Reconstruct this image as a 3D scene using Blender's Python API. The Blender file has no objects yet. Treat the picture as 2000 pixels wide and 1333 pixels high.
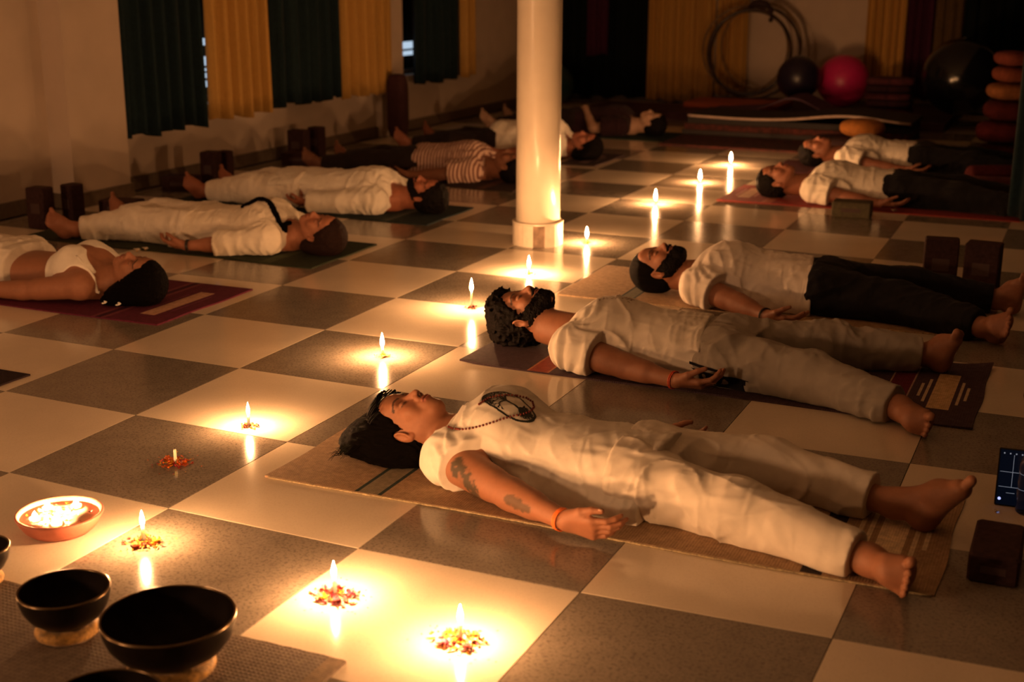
import bpy, math, random
import numpy as np
from mathutils import Vector, Matrix
from mathutils.bvhtree import BVHTree
random.seed(7)
RNG = np.random.RandomState(11)
SC = bpy.context.scene
COL = SC.collection
# ------------------------------------------------------------------ camera
FPX, YAW, PITCH, ROLL = 2576.2, 1.9857, 0.273, 0.0046
CAM = np.array([4.6857, -4.4997, 2.3749]) * 0.6
_F = np.array([math.cos(YAW)*math.cos(PITCH), math.sin(YAW)*math.cos(PITCH), -math.sin(PITCH)])
_R = np.array([math.sin(YAW), -math.cos(YAW), 0.0])
_U = np.cross(_R, _F)
CR = math.cos(ROLL)*_R + math.sin(ROLL)*_U
CU = -math.sin(ROLL)*_R + math.cos(ROLL)*_U
cd = bpy.data.cameras.new('camera'); cam = bpy.data.objects.new('camera', cd); COL.objects.link(cam)
cam.matrix_world = Matrix(((CR[0], CU[0], -_F[0], CAM[0]), (CR[1], CU[1], -_F[1], CAM[1]), (CR[2], CU[2], -_F[2], CAM[2]), (0, 0, 0, 1)))
cd.sensor_width = 36; cd.lens = FPX/2000*36; cd.clip_end = 60; cd.clip_start = 0.05
cd.dof.use_dof = True; cd.dof.focus_distance = 4.3; cd.dof.aperture_fstop = 2.8
SC.camera = cam
# ------------------------------------------------------------------ world and exposure
w = bpy.data.worlds.new('night'); SC.world = w; w.use_nodes = True
w.node_tree.nodes['Background'].inputs[0].default_value = (0.5, 0.42, 0.4, 1)
w.node_tree.nodes['Background'].inputs[1].default_value = 0.004
SC.view_settings.view_transform = 'Standard'; SC.view_settings.look = 'None'
SC.view_settings.gamma = 1; SC.view_settings.use_curve_mapping = False
SC.view_settings.exposure = 0.0
FLAME = 2750.0

ld = bpy.data.lights.new('fill_light', 'AREA'); ld.shape = 'DISK'; ld.size = 0.5; ld.energy = 80; ld.color = (1.0, .50, .23)  # soft warm fill light, added out of view for the people's near sides
fill = bpy.data.objects.new('fill_light', ld); COL.objects.link(fill); fill.location = (-1.9, -4.6, 1.35)
fill.rotation_euler = (Vector((1.6, 5.0, .5))-Vector(fill.location)).to_track_quat('-Z', 'Y').to_euler()
fill['label'] = 'dim added lamp outside the picture, behind the photographer on the left'; fill['category'] = 'fill'

def ray(px, py):
    return _F*FPX + CR*(px-1000) - CU*(py-666.5)
def at(px, py, z=0.0):          # point of the horizontal plane z seen at a pixel of the photograph
    d = ray(px, py); return CAM + d*((z-CAM[2])/d[2])
def at_y(px, py, Y):
    d = ray(px, py); return CAM + d*((Y-CAM[1])/d[1])

def gy(px, X, z=.1):             # y of the point with this x and z that shows in a given column
    lo, hi = 0., 14.
    for _ in range(40):
        m = (lo+hi)/2; d = np.array([X, m, z])-CAM
        if 1000+FPX*(d@CR)/(d@_F) < px: lo = m
        else: hi = m
    return m
# ------------------------------------------------------------------ materials
MATS = {}
def mat(name, col, rough=0.6, spec=0.5, metal=0.0, var=0.08, vscale=30.0, bump=0.0, bscale=200.0, emis=None, estr=0.0,
        sss=0.0, coat=0.0, trans=0.0, aniso=(1, 1, 1), sheen=0.0, attr=None, ior=1.5):
    if name in MATS: return MATS[name]
    m = bpy.data.materials.new(name); m.use_nodes = True; nt = m.node_tree; N = nt.nodes; L = nt.links
    b = N['Principled BSDF']
    tc = N.new('ShaderNodeTexCoord'); mp = N.new('ShaderNodeMapping'); mp.inputs['Scale'].default_value = aniso
    L.new(tc.outputs['Object'], mp.inputs['Vector'])
    nz = N.new('ShaderNodeTexNoise'); nz.inputs['Scale'].default_value = vscale; nz.inputs['Detail'].default_value = 5
    L.new(mp.outputs[0], nz.inputs['Vector'])
    mix = N.new('ShaderNodeMix'); mix.data_type = 'RGBA'; mix.blend_type = 'MULTIPLY'
    rp = N.new('ShaderNodeMapRange'); rp.inputs['From Min'].default_value = 0.3; rp.inputs['From Max'].default_value = 0.7
    rp.inputs['To Min'].default_value = 1-var*2; rp.inputs['To Max'].default_value = 1+var
    L.new(nz.outputs['Fac'], rp.inputs['Value'])
    mix.inputs['Factor'].default_value = 1
    if attr:
        at_ = N.new('ShaderNodeAttribute'); at_.attribute_name = attr; L.new(at_.outputs['Color'], mix.inputs['A'])
    else:
        mix.inputs['A'].default_value = (*col, 1)
    L.new(rp.outputs[0], mix.inputs['B']); L.new(mix.outputs['Result'], b.inputs['Base Color'])
    b.inputs['Roughness'].default_value = rough; b.inputs['Metallic'].default_value = metal
    b.inputs['Specular IOR Level'].default_value = spec; b.inputs['IOR'].default_value = ior
    b.inputs['Coat Weight'].default_value = coat; b.inputs['Transmission Weight'].default_value = trans
    b.inputs['Sheen Weight'].default_value = sheen
    if sss:
        b.inputs['Subsurface Weight'].default_value = sss; b.inputs['Subsurface Radius'].default_value = (0.012, 0.005, 0.003)
        b.inputs['Subsurface Scale'].default_value = 1.0
    if emis:
        b.inputs['Emission Color'].default_value = (*emis, 1); b.inputs['Emission Strength'].default_value = estr
    if bump:
        n2 = N.new('ShaderNodeTexNoise'); n2.inputs['Scale'].default_value = bscale; n2.inputs['Detail'].default_value = 4
        L.new(mp.outputs[0], n2.inputs['Vector'])
        bp = N.new('ShaderNodeBump'); bp.inputs['Strength'].default_value = bump; bp.inputs['Distance'].default_value = 0.004
        L.new(n2.outputs['Fac'], bp.inputs['Height']); L.new(bp.outputs[0], b.inputs['Normal'])
    MATS[name] = m
    return m

def weave(name, col, col2, scale=900.0, rough=0.9, bump=0.5):   # woven cotton: two wave textures crossing
    m = mat(name, col, rough, 0.2, var=0.15, vscale=60)
    nt = m.node_tree; N = nt.nodes; L = nt.links; b = N['Principled BSDF']; tc = N['Texture Coordinate']
    outs = []
    for d in ('X', 'Y'):
        wv = N.new('ShaderNodeTexWave'); wv.bands_direction = d; wv.inputs['Scale'].default_value = scale/6.28*0.32
        wv.inputs['Distortion'].default_value = 1.2; wv.inputs['Detail'].default_value = 2; wv.inputs['Detail Scale'].default_value = 2.0
        L.new(tc.outputs['Object'], wv.inputs['Vector']); outs.append(wv)
    mx = N.new('ShaderNodeMath'); mx.operation = 'MULTIPLY'; L.new(outs[0].outputs['Fac'], mx.inputs[0]); L.new(outs[1].outputs['Fac'], mx.inputs[1])
    src = b.inputs['Base Color'].links[0].from_socket
    mix = N.new('ShaderNodeMix'); mix.data_type = 'RGBA'; mix.inputs['B'].default_value = (*col2, 1)
    sc = N.new('ShaderNodeMath'); sc.operation = 'MULTIPLY'; sc.inputs[1].default_value = 0.8; L.new(mx.outputs[0], sc.inputs[0])
    L.new(sc.outputs[0], mix.inputs['Factor']); L.new(src, mix.inputs['A']); L.new(mix.outputs['Result'], b.inputs['Base Color'])
    bp = N.new('ShaderNodeBump'); bp.inputs['Strength'].default_value = bump; bp.inputs['Distance'].default_value = 0.002
    L.new(mx.outputs[0], bp.inputs['Height']); L.new(bp.outputs[0], b.inputs['Normal'])
    return m

# ------------------------------------------------------------------ mesh helpers
def mesh_obj(name, V, Fc, m=None, parent=None, smooth=False, mats=None, midx=None, col=None, loc=None):
    me = bpy.data.meshes.new(name)
    V = np.asarray(V, dtype=np.float32)
    if isinstance(Fc, np.ndarray):
        nf = len(Fc); k = Fc.shape[1]
        me.vertices.add(len(V)); me.vertices.foreach_set('co', V.ravel())
        me.loops.add(nf*k); me.loops.foreach_set('vertex_index', Fc.astype(np.int32).ravel())
        me.polygons.add(nf); me.polygons.foreach_set('loop_start', np.arange(0, nf*k, k, dtype=np.int32))
        me.update(calc_edges=True)
    else:
        me.from_pydata(V.tolist(), [], Fc); me.update()
    for q in (mats or ([m] if m else [])): me.materials.append(q)
    if midx is not None: me.polygons.foreach_set('material_index', np.asarray(midx, dtype=np.int32))
    if smooth: me.polygons.foreach_set('use_smooth', np.ones(len(me.polygons), dtype=bool))
    if col is not None:
        a = me.color_attributes.new('col', 'FLOAT_COLOR', 'POINT')
        c4 = np.ones((len(V), 4), dtype=np.float32); c4[:, :3] = col; a.data.foreach_set('color', c4.ravel())
    o = bpy.data.objects.new(name, me); COL.objects.link(o)
    if parent: o.parent = parent
    if loc is not None: o.location = loc
    return o
def tag(o, label=None, cat=None, group=None, kind=None):
    if label: o['label'] = label
    if cat: o['category'] = cat
    if group: o['group'] = group
    if kind: o['kind'] = kind
    return o
def empty(name, loc, rz=0.0, label=None, cat=None, group=None):
    o = bpy.data.objects.new(name, None); COL.objects.link(o); o.location = loc; o.rotation_euler = (0, 0, rz)
    o.empty_display_size = 0.05
    return tag(o, label, cat, group)
class MB:
    def __init__(s): s.V = []; s.F = []
    def add(s, V, F, M=None):
        n = len(s.V)
        for v in V:
            v = Vector(v)
            if M is not None: v = M @ v
            s.V.append(tuple(v))
        s.F += [tuple(i+n for i in f) for f in F]
        return s
    def box(s, c, d, M=None, bev=0.0):
        x, y, z = d[0]/2, d[1]/2, d[2]/2
        if not bev:
            V = [(c[0]+a*x, c[1]+b*y, c[2]+e*z) for e in (-1, 1) for a, b in ((-1, -1), (1, -1), (1, 1), (-1, 1))]
            return s.add(V, [(3, 2, 1, 0), (4, 5, 6, 7), (0, 1, 5, 4), (1, 2, 6, 5), (2, 3, 7, 6), (3, 0, 4, 7)], M)
        rings = []
        def ring(ix, iy, zz, cc):
            return [(c[0]+sx*(ix-(cc if k else 0)), c[1]+sy*(iy-(0 if k else cc)), c[2]+zz)
                    for (sx, sy, k) in ((-1, -1, 0), (-1, -1, 1), (1, -1, 1), (1, -1, 0), (1, 1, 0), (1, 1, 1), (-1, 1, 1), (-1, 1, 0))]
        for ix, iy, zz in ((x-bev, y-bev, -z), (x, y, -z+bev), (x, y, z-bev), (x-bev, y-bev, z)): rings.append(ring(ix, iy, zz, bev))
        V = [p for r in rings for p in r]; F = []
        for k in range(3):
            for i in range(8): j = (i+1) % 8; F.append((k*8+i, k*8+j, k*8+8+j, k*8+8+i))
        F += [tuple(range(7, -1, -1)), tuple(range(24, 32))]
        return s.add(V, F, M)
    def lathe(s, prof, n=32, M=None, cap=True):
        V = []; F = []
        for r, z in prof:
            for i in range(n):
                a = 2*math.pi*i/n; V.append((r*math.cos(a), r*math.sin(a), z))
        for k in range(len(prof)-1):
            for i in range(n): j = (i+1) % n; F.append((k*n+i, k*n+j, k*n+n+j, k*n+n+i))
        if cap: F.append(tuple(range(n-1, -1, -1))); F.append(tuple((len(prof)-1)*n+i for i in range(n)))
        return s.add(V, F, M)
    def tube(s, P, R, n=8):
        P = [Vector(p) for p in P]; V = []; F = []; up = None
        if not isinstance(R, (list, tuple)): R = [R]*len(P)
        for i, p in enumerate(P):
            t = (P[min(i+1, len(P)-1)]-P[max(i-1, 0)]).normalized()
            if up is None: up = Vector((0, 0, 1)) if abs(t.z) < .9 else Vector((1, 0, 0))
            a = t.cross(up).normalized(); up = a.cross(t).normalized()
            for k in range(n):
                an = 2*math.pi*k/n; V.append(p+(a*math.cos(an)+up*math.sin(an))*R[i])
        for i in range(len(P)-1):
            for k in range(n): j = (k+1) % n; F.append((i*n+k, i*n+j, i*n+n+j, i*n+n+k))
        F += [tuple(range(n-1, -1, -1)), tuple((len(P)-1)*n+k for k in range(n))]
        return s.add(V, F)
    def sphere(s, c, r, nu=12, nv=8, sc=(1, 1, 1)):
        V = [(c[0], c[1], c[2]-r*sc[2])]; F = []
        for j in range(1, nv):
            ph = -math.pi/2+math.pi*j/nv
            for i in range(nu):
                a = 2*math.pi*i/nu; V.append((c[0]+r*sc[0]*math.cos(ph)*math.cos(a), c[1]+r*sc[1]*math.cos(ph)*math.sin(a), c[2]+r*sc[2]*math.sin(ph)))
        V.append((c[0], c[1], c[2]+r*sc[2]))
        for i in range(nu): F.append((0, 1+(i+1) % nu, 1+i))
        for j in range(nv-2):
            for i in range(nu): k = (i+1) % nu; F.append((1+j*nu+i, 1+j*nu+k, 1+j*nu+nu+k, 1+j*nu+nu+i))
        b = 1+(nv-2)*nu
        for i in range(nu): F.append((b+i, b+(i+1) % nu, len(V)-1))
        return s.add(V, F)
    def build(s, name, m, parent=None, smooth=False, loc=None):
        return mesh_obj(name, s.V, s.F, m, parent, smooth, loc=loc)

# ------------------------------------------------------------------ materials used by the room
def floor_material(name, base, speck, sp_amt, rough):
    m = mat(name, base, rough, 0.5, var=0.05, vscale=3)
    nt = m.node_tree; N = nt.nodes; L = nt.links; b = N['Principled BSDF']; tc = N['Texture Coordinate']
    src = b.inputs['Base Color'].links[0].from_socket
    for sc, lo, hi, colr, amt in ((110, .50, .68, speck, sp_amt), (14, .42, .75, speck, sp_amt*.45), (240, .58, .66, (speck[0]*.4, speck[1]*.4, speck[2]*.4), sp_amt*.8)):
        nz = N.new('ShaderNodeTexNoise'); nz.inputs['Scale'].default_value = sc; nz.inputs['Detail'].default_value = 6
        L.new(tc.outputs['Object'], nz.inputs['Vector'])
        r = N.new('ShaderNodeMapRange'); r.inputs['From Min'].default_value = lo; r.inputs['From Max'].default_value = hi; r.inputs['To Max'].default_value = amt
        L.new(nz.outputs['Fac'], r.inputs['Value'])
        mx = N.new('ShaderNodeMix'); mx.data_type = 'RGBA'; mx.inputs['B'].default_value = (*colr, 1)
        L.new(r.outputs[0], mx.inputs['Factor']); L.new(src, mx.inputs['A']); src = mx.outputs['Result']
    L.new(src, b.inputs['Base Color'])
    nz = N.new('ShaderNodeTexNoise'); nz.inputs['Scale'].default_value = 2.2; nz.inputs['Detail'].default_value = 3
    L.new(tc.outputs['Object'], nz.inputs['Vector'])
    r = N.new('ShaderNodeMapRange'); r.inputs['To Min'].default_value = rough*.75; r.inputs['To Max'].default_value = rough*1.35
    L.new(nz.outputs['Fac'], r.inputs['Value']); L.new(r.outputs[0], b.inputs['Roughness'])
    return m
M_CREAM = floor_material('polished_cream_tile', (.78, .68, .54), (.62, .52, .40), .22, .11)
M_GRAN = floor_material('polished_speckled_granite', (.275, .235, .19), (.12, .10, .08), .75, .14)
M_GROUT = mat('grout', (.22, .18, .14), .8)
M_WALL = mat('cream_plaster', (.56, .46, .37), .75, .2, var=.04, vscale=4, bump=.15, bscale=60)
M_SKIRT = mat('brown_stone_skirting', (.16, .12, .085), .35, .4, var=.1)
M_CEIL = mat('white_ceiling', (.62, .58, .52), .85, .2, var=.03)
M_TEAL = mat('teal_curtain_cloth', (.008, .021, .027), .85, .15, var=.12, vscale=40, sheen=.05, bump=.2)
M_TEALD = mat('dark_curtain_cloth', (.006, .009, .009), .9, .1, var=.12, vscale=40, bump=.2)
M_MUST = mat('mustard_curtain_cloth', (.50, .29, .075), .8, .2, var=.03, vscale=40, bump=.2)
M_PLUM = mat('plum_curtain_cloth', (.06, .012, .035), .85, .15, var=.1, bump=.2)
M_BROWN = mat('brown_curtain_cloth', (.12, .075, .035), .85, .15, var=.1, bump=.2)

# ------------------------------------------------------------------ floor: tiles laid 60 cm square, real joints
floor = tag(mesh_obj('floor', [(-3.3, -6.8, -.012), (7.0, -6.8, -.012), (7.0, 12.4, -.012), (-3.3, 12.4, -.012),
                               (-3.3, -6.8, -.10), (7.0, -6.8, -.10), (7.0, 12.4, -.10), (-3.3, 12.4, -.10)],
                     [(0, 1, 2, 3), (7, 6, 5, 4), (0, 4, 5, 1), (1, 5, 6, 2), (2, 6, 7, 3), (3, 7, 4, 0)], M_GROUT), kind='structure')
def lens_grid(u, v):            # tiles were laid slightly out of square: small offsets of the joints
    p = (2648.15, 1.9878, .2692, .0045, 4.6979, -4.5016, 2.3443)
    f, ya, pi_, ro = p[:4]
    Fv = np.array([math.cos(ya)*math.cos(pi_), math.sin(ya)*math.cos(pi_), -math.sin(pi_)]); Rv = np.array([math.sin(ya), -math.cos(ya), 0.]); Uv = np.cross(Rv, Fv)
    R2 = math.cos(ro)*Rv+math.sin(ro)*Uv; U2 = -math.sin(ro)*Rv+math.cos(ro)*Uv
    def off(u, v):
        d = np.array([u, v, 0.])-np.array(p[4:])
        z = d@Fv
        if z < 2.2: return None
        q = np.array([f*(d@R2)/z, -f*(d@U2)/z]); q = q*(1-.0341*min((q@q)/1e6, 1.5))
        w_ = at(1000+q[0], 666.5+q[1])
        return np.array([w_[0]-u*.6, w_[1]-v*.6])
    o = off(u, v)
    if o is None: return np.zeros(2)
    n = np.linalg.norm(o)
    if n > .045: o = o*.045/n
    return o*min(1, max(0, (11-v)/4))*min(1, max(0, (v+4)/2))
GX = range(-6, 10); GY = range(-6, 21)
corner = {}
for u in GX:
    for v in GY:
        corner[u, v] = np.array([u*.6, v*.6])+lens_grid(u, v)
for u in list(GX)[:-1]:
    for v in list(GY)[:-1]:
        if u < -5 or v*.6 > 12.0: continue
        if u > 4 and v < 0 and v < -3: continue
        c4 = [corner[u, v], corner[u+1, v], corner[u+1, v+1], corner[u, v+1]]
        m_ = (c4[0]+c4[1]+c4[2]+c4[3])/4
        # skip the tiles the camera cannot see nor see reflected
        d = np.array([m_[0], m_[1], 0])-CAM; zc = d@_F
        if zc < .8 or abs(d@CR)/zc > .74: continue
        g = .0009; T = []; Bv = []
        for c_ in c4:
            dd = (m_-c_); dd = dd/abs(dd)*g; T.append(c_+dd)
        V = [(t[0]-m_[0], t[1]-m_[1], -.012) for t in T]+[(t[0]-m_[0], t[1]-m_[1], -.0008) for t in T] + \
            [(t[0]-m_[0]+(.0008 if t[0] < m_[0] else -.0008), t[1]-m_[1]+(.0008 if t[1] < m_[1] else -.0008), 0) for t in T]
        F = [(8, 9, 10, 11)]
        for k in range(4):
            j = (k+1) % 4; F += [(k, j, 4+j, 4+k), (4+k, 4+j, 8+j, 8+k)]
        mesh_obj('tile', V, F, M_GRAN if (u+v) % 2 == 0 else M_CREAM, floor, loc=(m_[0], m_[1], 0))

# ------------------------------------------------------------------ walls
WX = -3.08; BY = 12.1; CZ = 3.0
def sbox(name, lo, hi, m, parent=None, kind='structure'):
    c = [(a+b)/2 for a, b in zip(lo, hi)]; d = [b-a for a, b in zip(lo, hi)]
    o = MB().box((0, 0, 0), d).build(name, m, parent, loc=c)
    if parent is None: o['kind'] = kind
    return o
wl = MB()
wins = [(4.15, 5.60), (5.85, 7.35), (8.12, 9.2)]
def wb(lo, hi): wl.box([(a+b)/2 for a, b in zip(lo, hi)], [b-a for a, b in zip(lo, hi)])
wb((WX-.2, -6.6, 0), (WX, 12.3, .50)); wb((WX-.2, -6.6, 2.3), (WX, 12.3, CZ))
ys = [-6.6]+[q for w_ in wins for q in w_]+[12.3]
for a, b in zip(ys[0::2], ys[1::2]): wb((WX-.2, a, .50), (WX, b, 2.3))
tag(wl.build('wall_left', M_WALL), kind='structure')
sbox('wall_back', (WX-.2, BY, 0), (2.9, BY+.2, CZ), M_WALL)
wr = MB(); wr.box((2.8, 8.9, CZ/2), (.2, 6.8, CZ)); wr.box((3.7, 5.55, CZ/2), (2.0, .1, CZ)); wr.box((6.9, -.6, CZ/2), (.2, 12.2, CZ)); wr.box((5.7, 5.55, CZ/2), (2.4, .1, CZ))
tag(wr.build('wall_right', M_WALL), kind='structure')
sbox('ceiling', (WX-.2, -6.8, CZ), (7.0, 12.3, CZ+.1), M_CEIL)
sbox('wall_front', (WX-.2, -6.8, 0), (7.0, -6.6, CZ), M_WALL)
# pilaster between the first window and the near wall
sbox('trim_1', (WX-.0, 3.60, 0), (WX+.17, 4.12, CZ), M_WALL)
sbox('trim_2', (WX-.0, 7.66, 0), (WX+.06, 8.06, CZ), M_WALL)
sbox('baseboard_left', (WX, 4.12, 0), (WX+.015, 12.1, .09), M_SKIRT)
sk = MB(); sk.box((WX+.008, 0., .045), (.016, 7.2, .09)); sk.box((WX+.178, 3.86, .045), (.016, .55, .09)); sk.box((WX+.09, 3.592, .045), (.19, .016, .09))
tag(sk.build('trim_3', M_SKIRT), kind='structure')
sbox('baseboard_back', (WX, BY-.015, 0), (2.7, BY, .09), M_SKIRT)

# windows: timber frame with horizontal bars, pale light of the street on the panes
M_FRAME = mat('window_frame_paint', (.10, .07, .05), .6)
M_PANE = mat('street_lit_pane', (.05, .06, .07), .1, emis=(.62, .80, 1.0), estr=.75)
M_PDARK = mat('dark_window_pane', (.01, .012, .014), .05)
for i, (a, b) in enumerate(wins):
    fr = MB(); x = WX-.12
    for yy in (a+.02, (a+b)/2, b-.02): fr.box((x, yy, 1.40), (.05, .045, 1.8))
    for zz in (.52, 2.28): fr.box((x, (a+b)/2, zz), (.05, b-a, .045))
    wn = tag(fr.build('window_%d' % (i+1), M_FRAME), kind='structure')
    zz = .56
    lit = {0: [(.60, .645), (.665, .70), (.715, .735), (.755, .82), (.90, .95)], 1: [], 2: [(.665, .705), (.725, .79)]}[i]
    for z0, z1 in lit:
        for q in (0, 1):
            y0 = a+.05+q*(b-a)/2; y1 = y0+(b-a)/2-.09
            MB().box((x-.02, (y0+y1)/2, (z0+z1)/2), (.006, y1-y0, z1-z0)).build('pane', M_PANE, wn)
    MB().box((x-.035, (a+b)/2, 1.4), (.006, b-a-.06, 1.76)).build('pane', M_PDARK, wn)['label'] = 'dark pane behind the lit strips'

# ------------------------------------------------------------------ curtains
def curtain(p0, p1, z0, z1, m, label, amp=.03, folds=9, group=None, n=None, flare=0.0, seed=0, hem=.012, name='curtain'):
    rr = random.Random(seed+5); p0 = Vector((*p0, 0)); p1 = Vector((*p1, 0)); d = p1-p0; Ln = d.length; t = d.normalized(); nn = Vector((-t.y, t.x, 0))
    nx = n or int(folds*10); nz = 14; ph = [rr.uniform(0, 6.28) for _ in range(4)]; V = []; F = []
    for th in (0, 1):
        for k in range(nz+1):
            q = k/nz; z = z0+(z1-z0)*q
            for i in range(nx+1):
                s = i/nx; wv = s*folds*2*math.pi
                a = amp*(math.sin(wv+ph[0]+.5*math.sin(wv*.37+ph[1]))+.35*math.sin(wv*2.1+ph[2]+q*1.5))*(1-.35*q)
                sx = s+flare*(1-q)*(s-.5)
                pt = p0+t*(Ln*sx)+nn*(a+th*.003)
                zz = z+(hem*math.sin(wv*.5+ph[3])+hem*.6*math.sin(wv*.23) if k == 0 else 0)
                V.append((pt.x, pt.y, zz))
    W = nx+1; Ns = W*(nz+1)
    for k in range(nz):
        for i in range(nx):
            a_ = k*W+i; F.append((a_, a_+1, a_+W+1, a_+W)); F.append((Ns+a_, Ns+a_+W, Ns+a_+W+1, Ns+a_+1))
    for i in range(nx): F.append((i, Ns+i, Ns+i+1, i+1)); a_ = nz*W+i; F.append((a_, a_+1, Ns+a_+1, Ns+a_))
    for k in range(nz): a_ = k*W; F.append((a_, a_+W, Ns+a_+W, Ns+a_)); a_ = k*W+nx; F.append((a_, Ns+a_, Ns+a_+W, a_+W))
    o = mesh_obj(name, V, F, m, smooth=True)
    return tag(o, label, 'curtain', group)
CX = WX+.10
def cyz(px): # curtain position on the left wall from photo column at its hem
    d = ray(px, 200); return (CAM+d*((CX-CAM[0])/d[0]))[1]
def cseg(p0, p1, y0, y1, m, label, folds, seed, amp=.042):
    a = at_x(p0, y0, CX); b = at_x(p1, y1, CX)
    return curtain((CX, a[1]), (CX, b[1]), (a[2]+b[2])/2, 2.45, m, label, amp, folds, seed=seed)
def at_x(px, py, X):
    d = ray(px, py); return CAM+d*((X-CAM[0])/d[0])
cseg(222, 400, 275, 243, M_TEAL, 'dark teal curtain nearest the cream pilaster on the left wall', 7, 1)
cseg(412, 536, 232, 220, M_MUST, 'mustard yellow curtain beside the nearest lit window gap', 6, 2)
cseg(543, 667, 208, 192, M_TEAL, 'dark teal curtain between two mustard curtains on the left wall', 6, 3)
cseg(669, 762, 190, 181, M_MUST, 'mustard yellow curtain above the tall maroon bolster', 5, 4)
cseg(806, 898, 166, 152, M_TEAL, 'dark teal curtain of the farthest left wall window', 6, 5)
cseg(902, 930, 152, 146, M_MUST, 'narrow mustard curtain strip at the far end of the left wall', 2, 6)
cb = BY-.12
def cbk(p0, p1, m, label, folds, seed, z0=.03, amp=.035, dy=0):
    a = at_y(p0, 150, cb)[0]; b = at_y(p1, 150, cb)[0]
    return curtain((a, cb-dy), (b, cb-dy), z0, 2.6, m, label, amp, folds, seed=seed)
cbk(925, 1262, M_TEALD, 'wide floor-length black curtain behind the white pillar', 16, 11)
cbk(1262, 1392, M_MUST, 'ochre floor-length curtain left of the hoops on the back wall', 8, 12, z0=.02)
cbk(1396, 1456, M_MUST, 'ochre curtain seen through the hoops', 4, 13, z0=.10, dy=.02)
cbk(1150, 1192, M_PLUM, 'narrow plum cloth hanging over the black curtain', 2, 14, z0=.5, dy=.07)
cbk(1686, 1762, M_MUST, 'ochre curtain above the magenta exercise ball', 5, 15, z0=.15)
cbk(1764, 1815, M_PLUM, 'plum curtain strip right of the ochre curtain on the back wall', 3, 16, z0=.15)
cbk(1817, 1872, M_BROWN, 'brown curtain strip at the right of the back wall', 3, 17, z0=.15)
cbk(1874, 2075, M_TEALD, 'black curtain in the far right corner', 8, 18, z0=.05)
curtain((2.56, 11.8), (2.56, 6.1), .03, 2.6, M_TEALD, 'long black curtain along the right wall', .035, 26, seed=19)
curtain((2.36, 5.69), (2.62, 5.45), .02, 2.6, M_TEAL, 'gathered dark teal curtain edge at the right of the room', .02, 3, seed=20)
curtain((2.62, 5.40), (4.3, 5.40), .02, 2.6, M_TEALD, 'black curtain closing the near right corner', .03, 8, seed=21)

curtain((4.9, 5.3), (4.9, -6.4), .02, 2.8, M_TEALD, 'long black curtain added outside the picture to darken the right side', .04, 30, seed=31)  # added out of view, keeps stray light off the right floor
curtain((4.8, -6.3), (-2.9, -6.3), .02, 2.8, M_TEALD, 'long black curtain added behind the photographer to cut bounced light', .04, 26, seed=32)  # unseen dark sheet, added to absorb light behind the camera
# ------------------------------------------------------------------ pillar
M_PIL = mat('glossy_white_paint', (.80, .72, .60), .28, .5, var=.03, vscale=8)
M_PTILE = mat('cream_plinth_tile', (.74, .66, .54), .3, .5, var=.05)
M_PATCH = mat('bare_mortar_patch', (.30, .21, .15), .85, var=.2)
pc = np.array([.085, 3.83])
pil = empty('pillar', (pc[0], pc[1], 0), 0, None, None); pil['kind'] = 'structure'
pil.name = 'trim_4'
MB().lathe([(.119, 0.12), (.1185, .6), (.118, 1.5), (.118, CZ)], 64).build('shaft', M_PIL, pil, smooth=True)
MB().lathe([(.127, 0.0), (.127, .118)], 48).build('plinth_core', M_PATCH, pil, smooth=False)
rim = MB().lathe([(.119, .116), (.137, .116), (.139, .119), (.139, .125), (.136, .128), (.119, .129)], 48); rim.build('plinth_rim', M_PTILE, pil, smooth=False)
nseg = 14
for k in range(nseg):
    a0 = 2*math.pi*(k+.02)/nseg; a1 = 2*math.pi*(k+.98)/nseg
    am = math.degrees((a0+a1)/2) % 360
    if abs(am-283) < 13: continue
    V = []; 
    for r in (.126, .137):
        for a in (a0, (a0+a1)/2, a1):
            for z in (0.0, .115): V.append((r*math.cos(a), r*math.sin(a), z))
    F = [(6, 8, 9, 7), (8, 10, 11, 9), (0, 1, 3, 2), (2, 3, 5, 4), (1, 7, 9, 3), (3, 9, 11, 5), (0, 2, 8, 6), (2, 4, 10, 8), (0, 6, 7, 1), (4, 5, 11, 10)]
    mesh_obj('plinth_tile', V, F, M_PTILE, pil)

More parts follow.
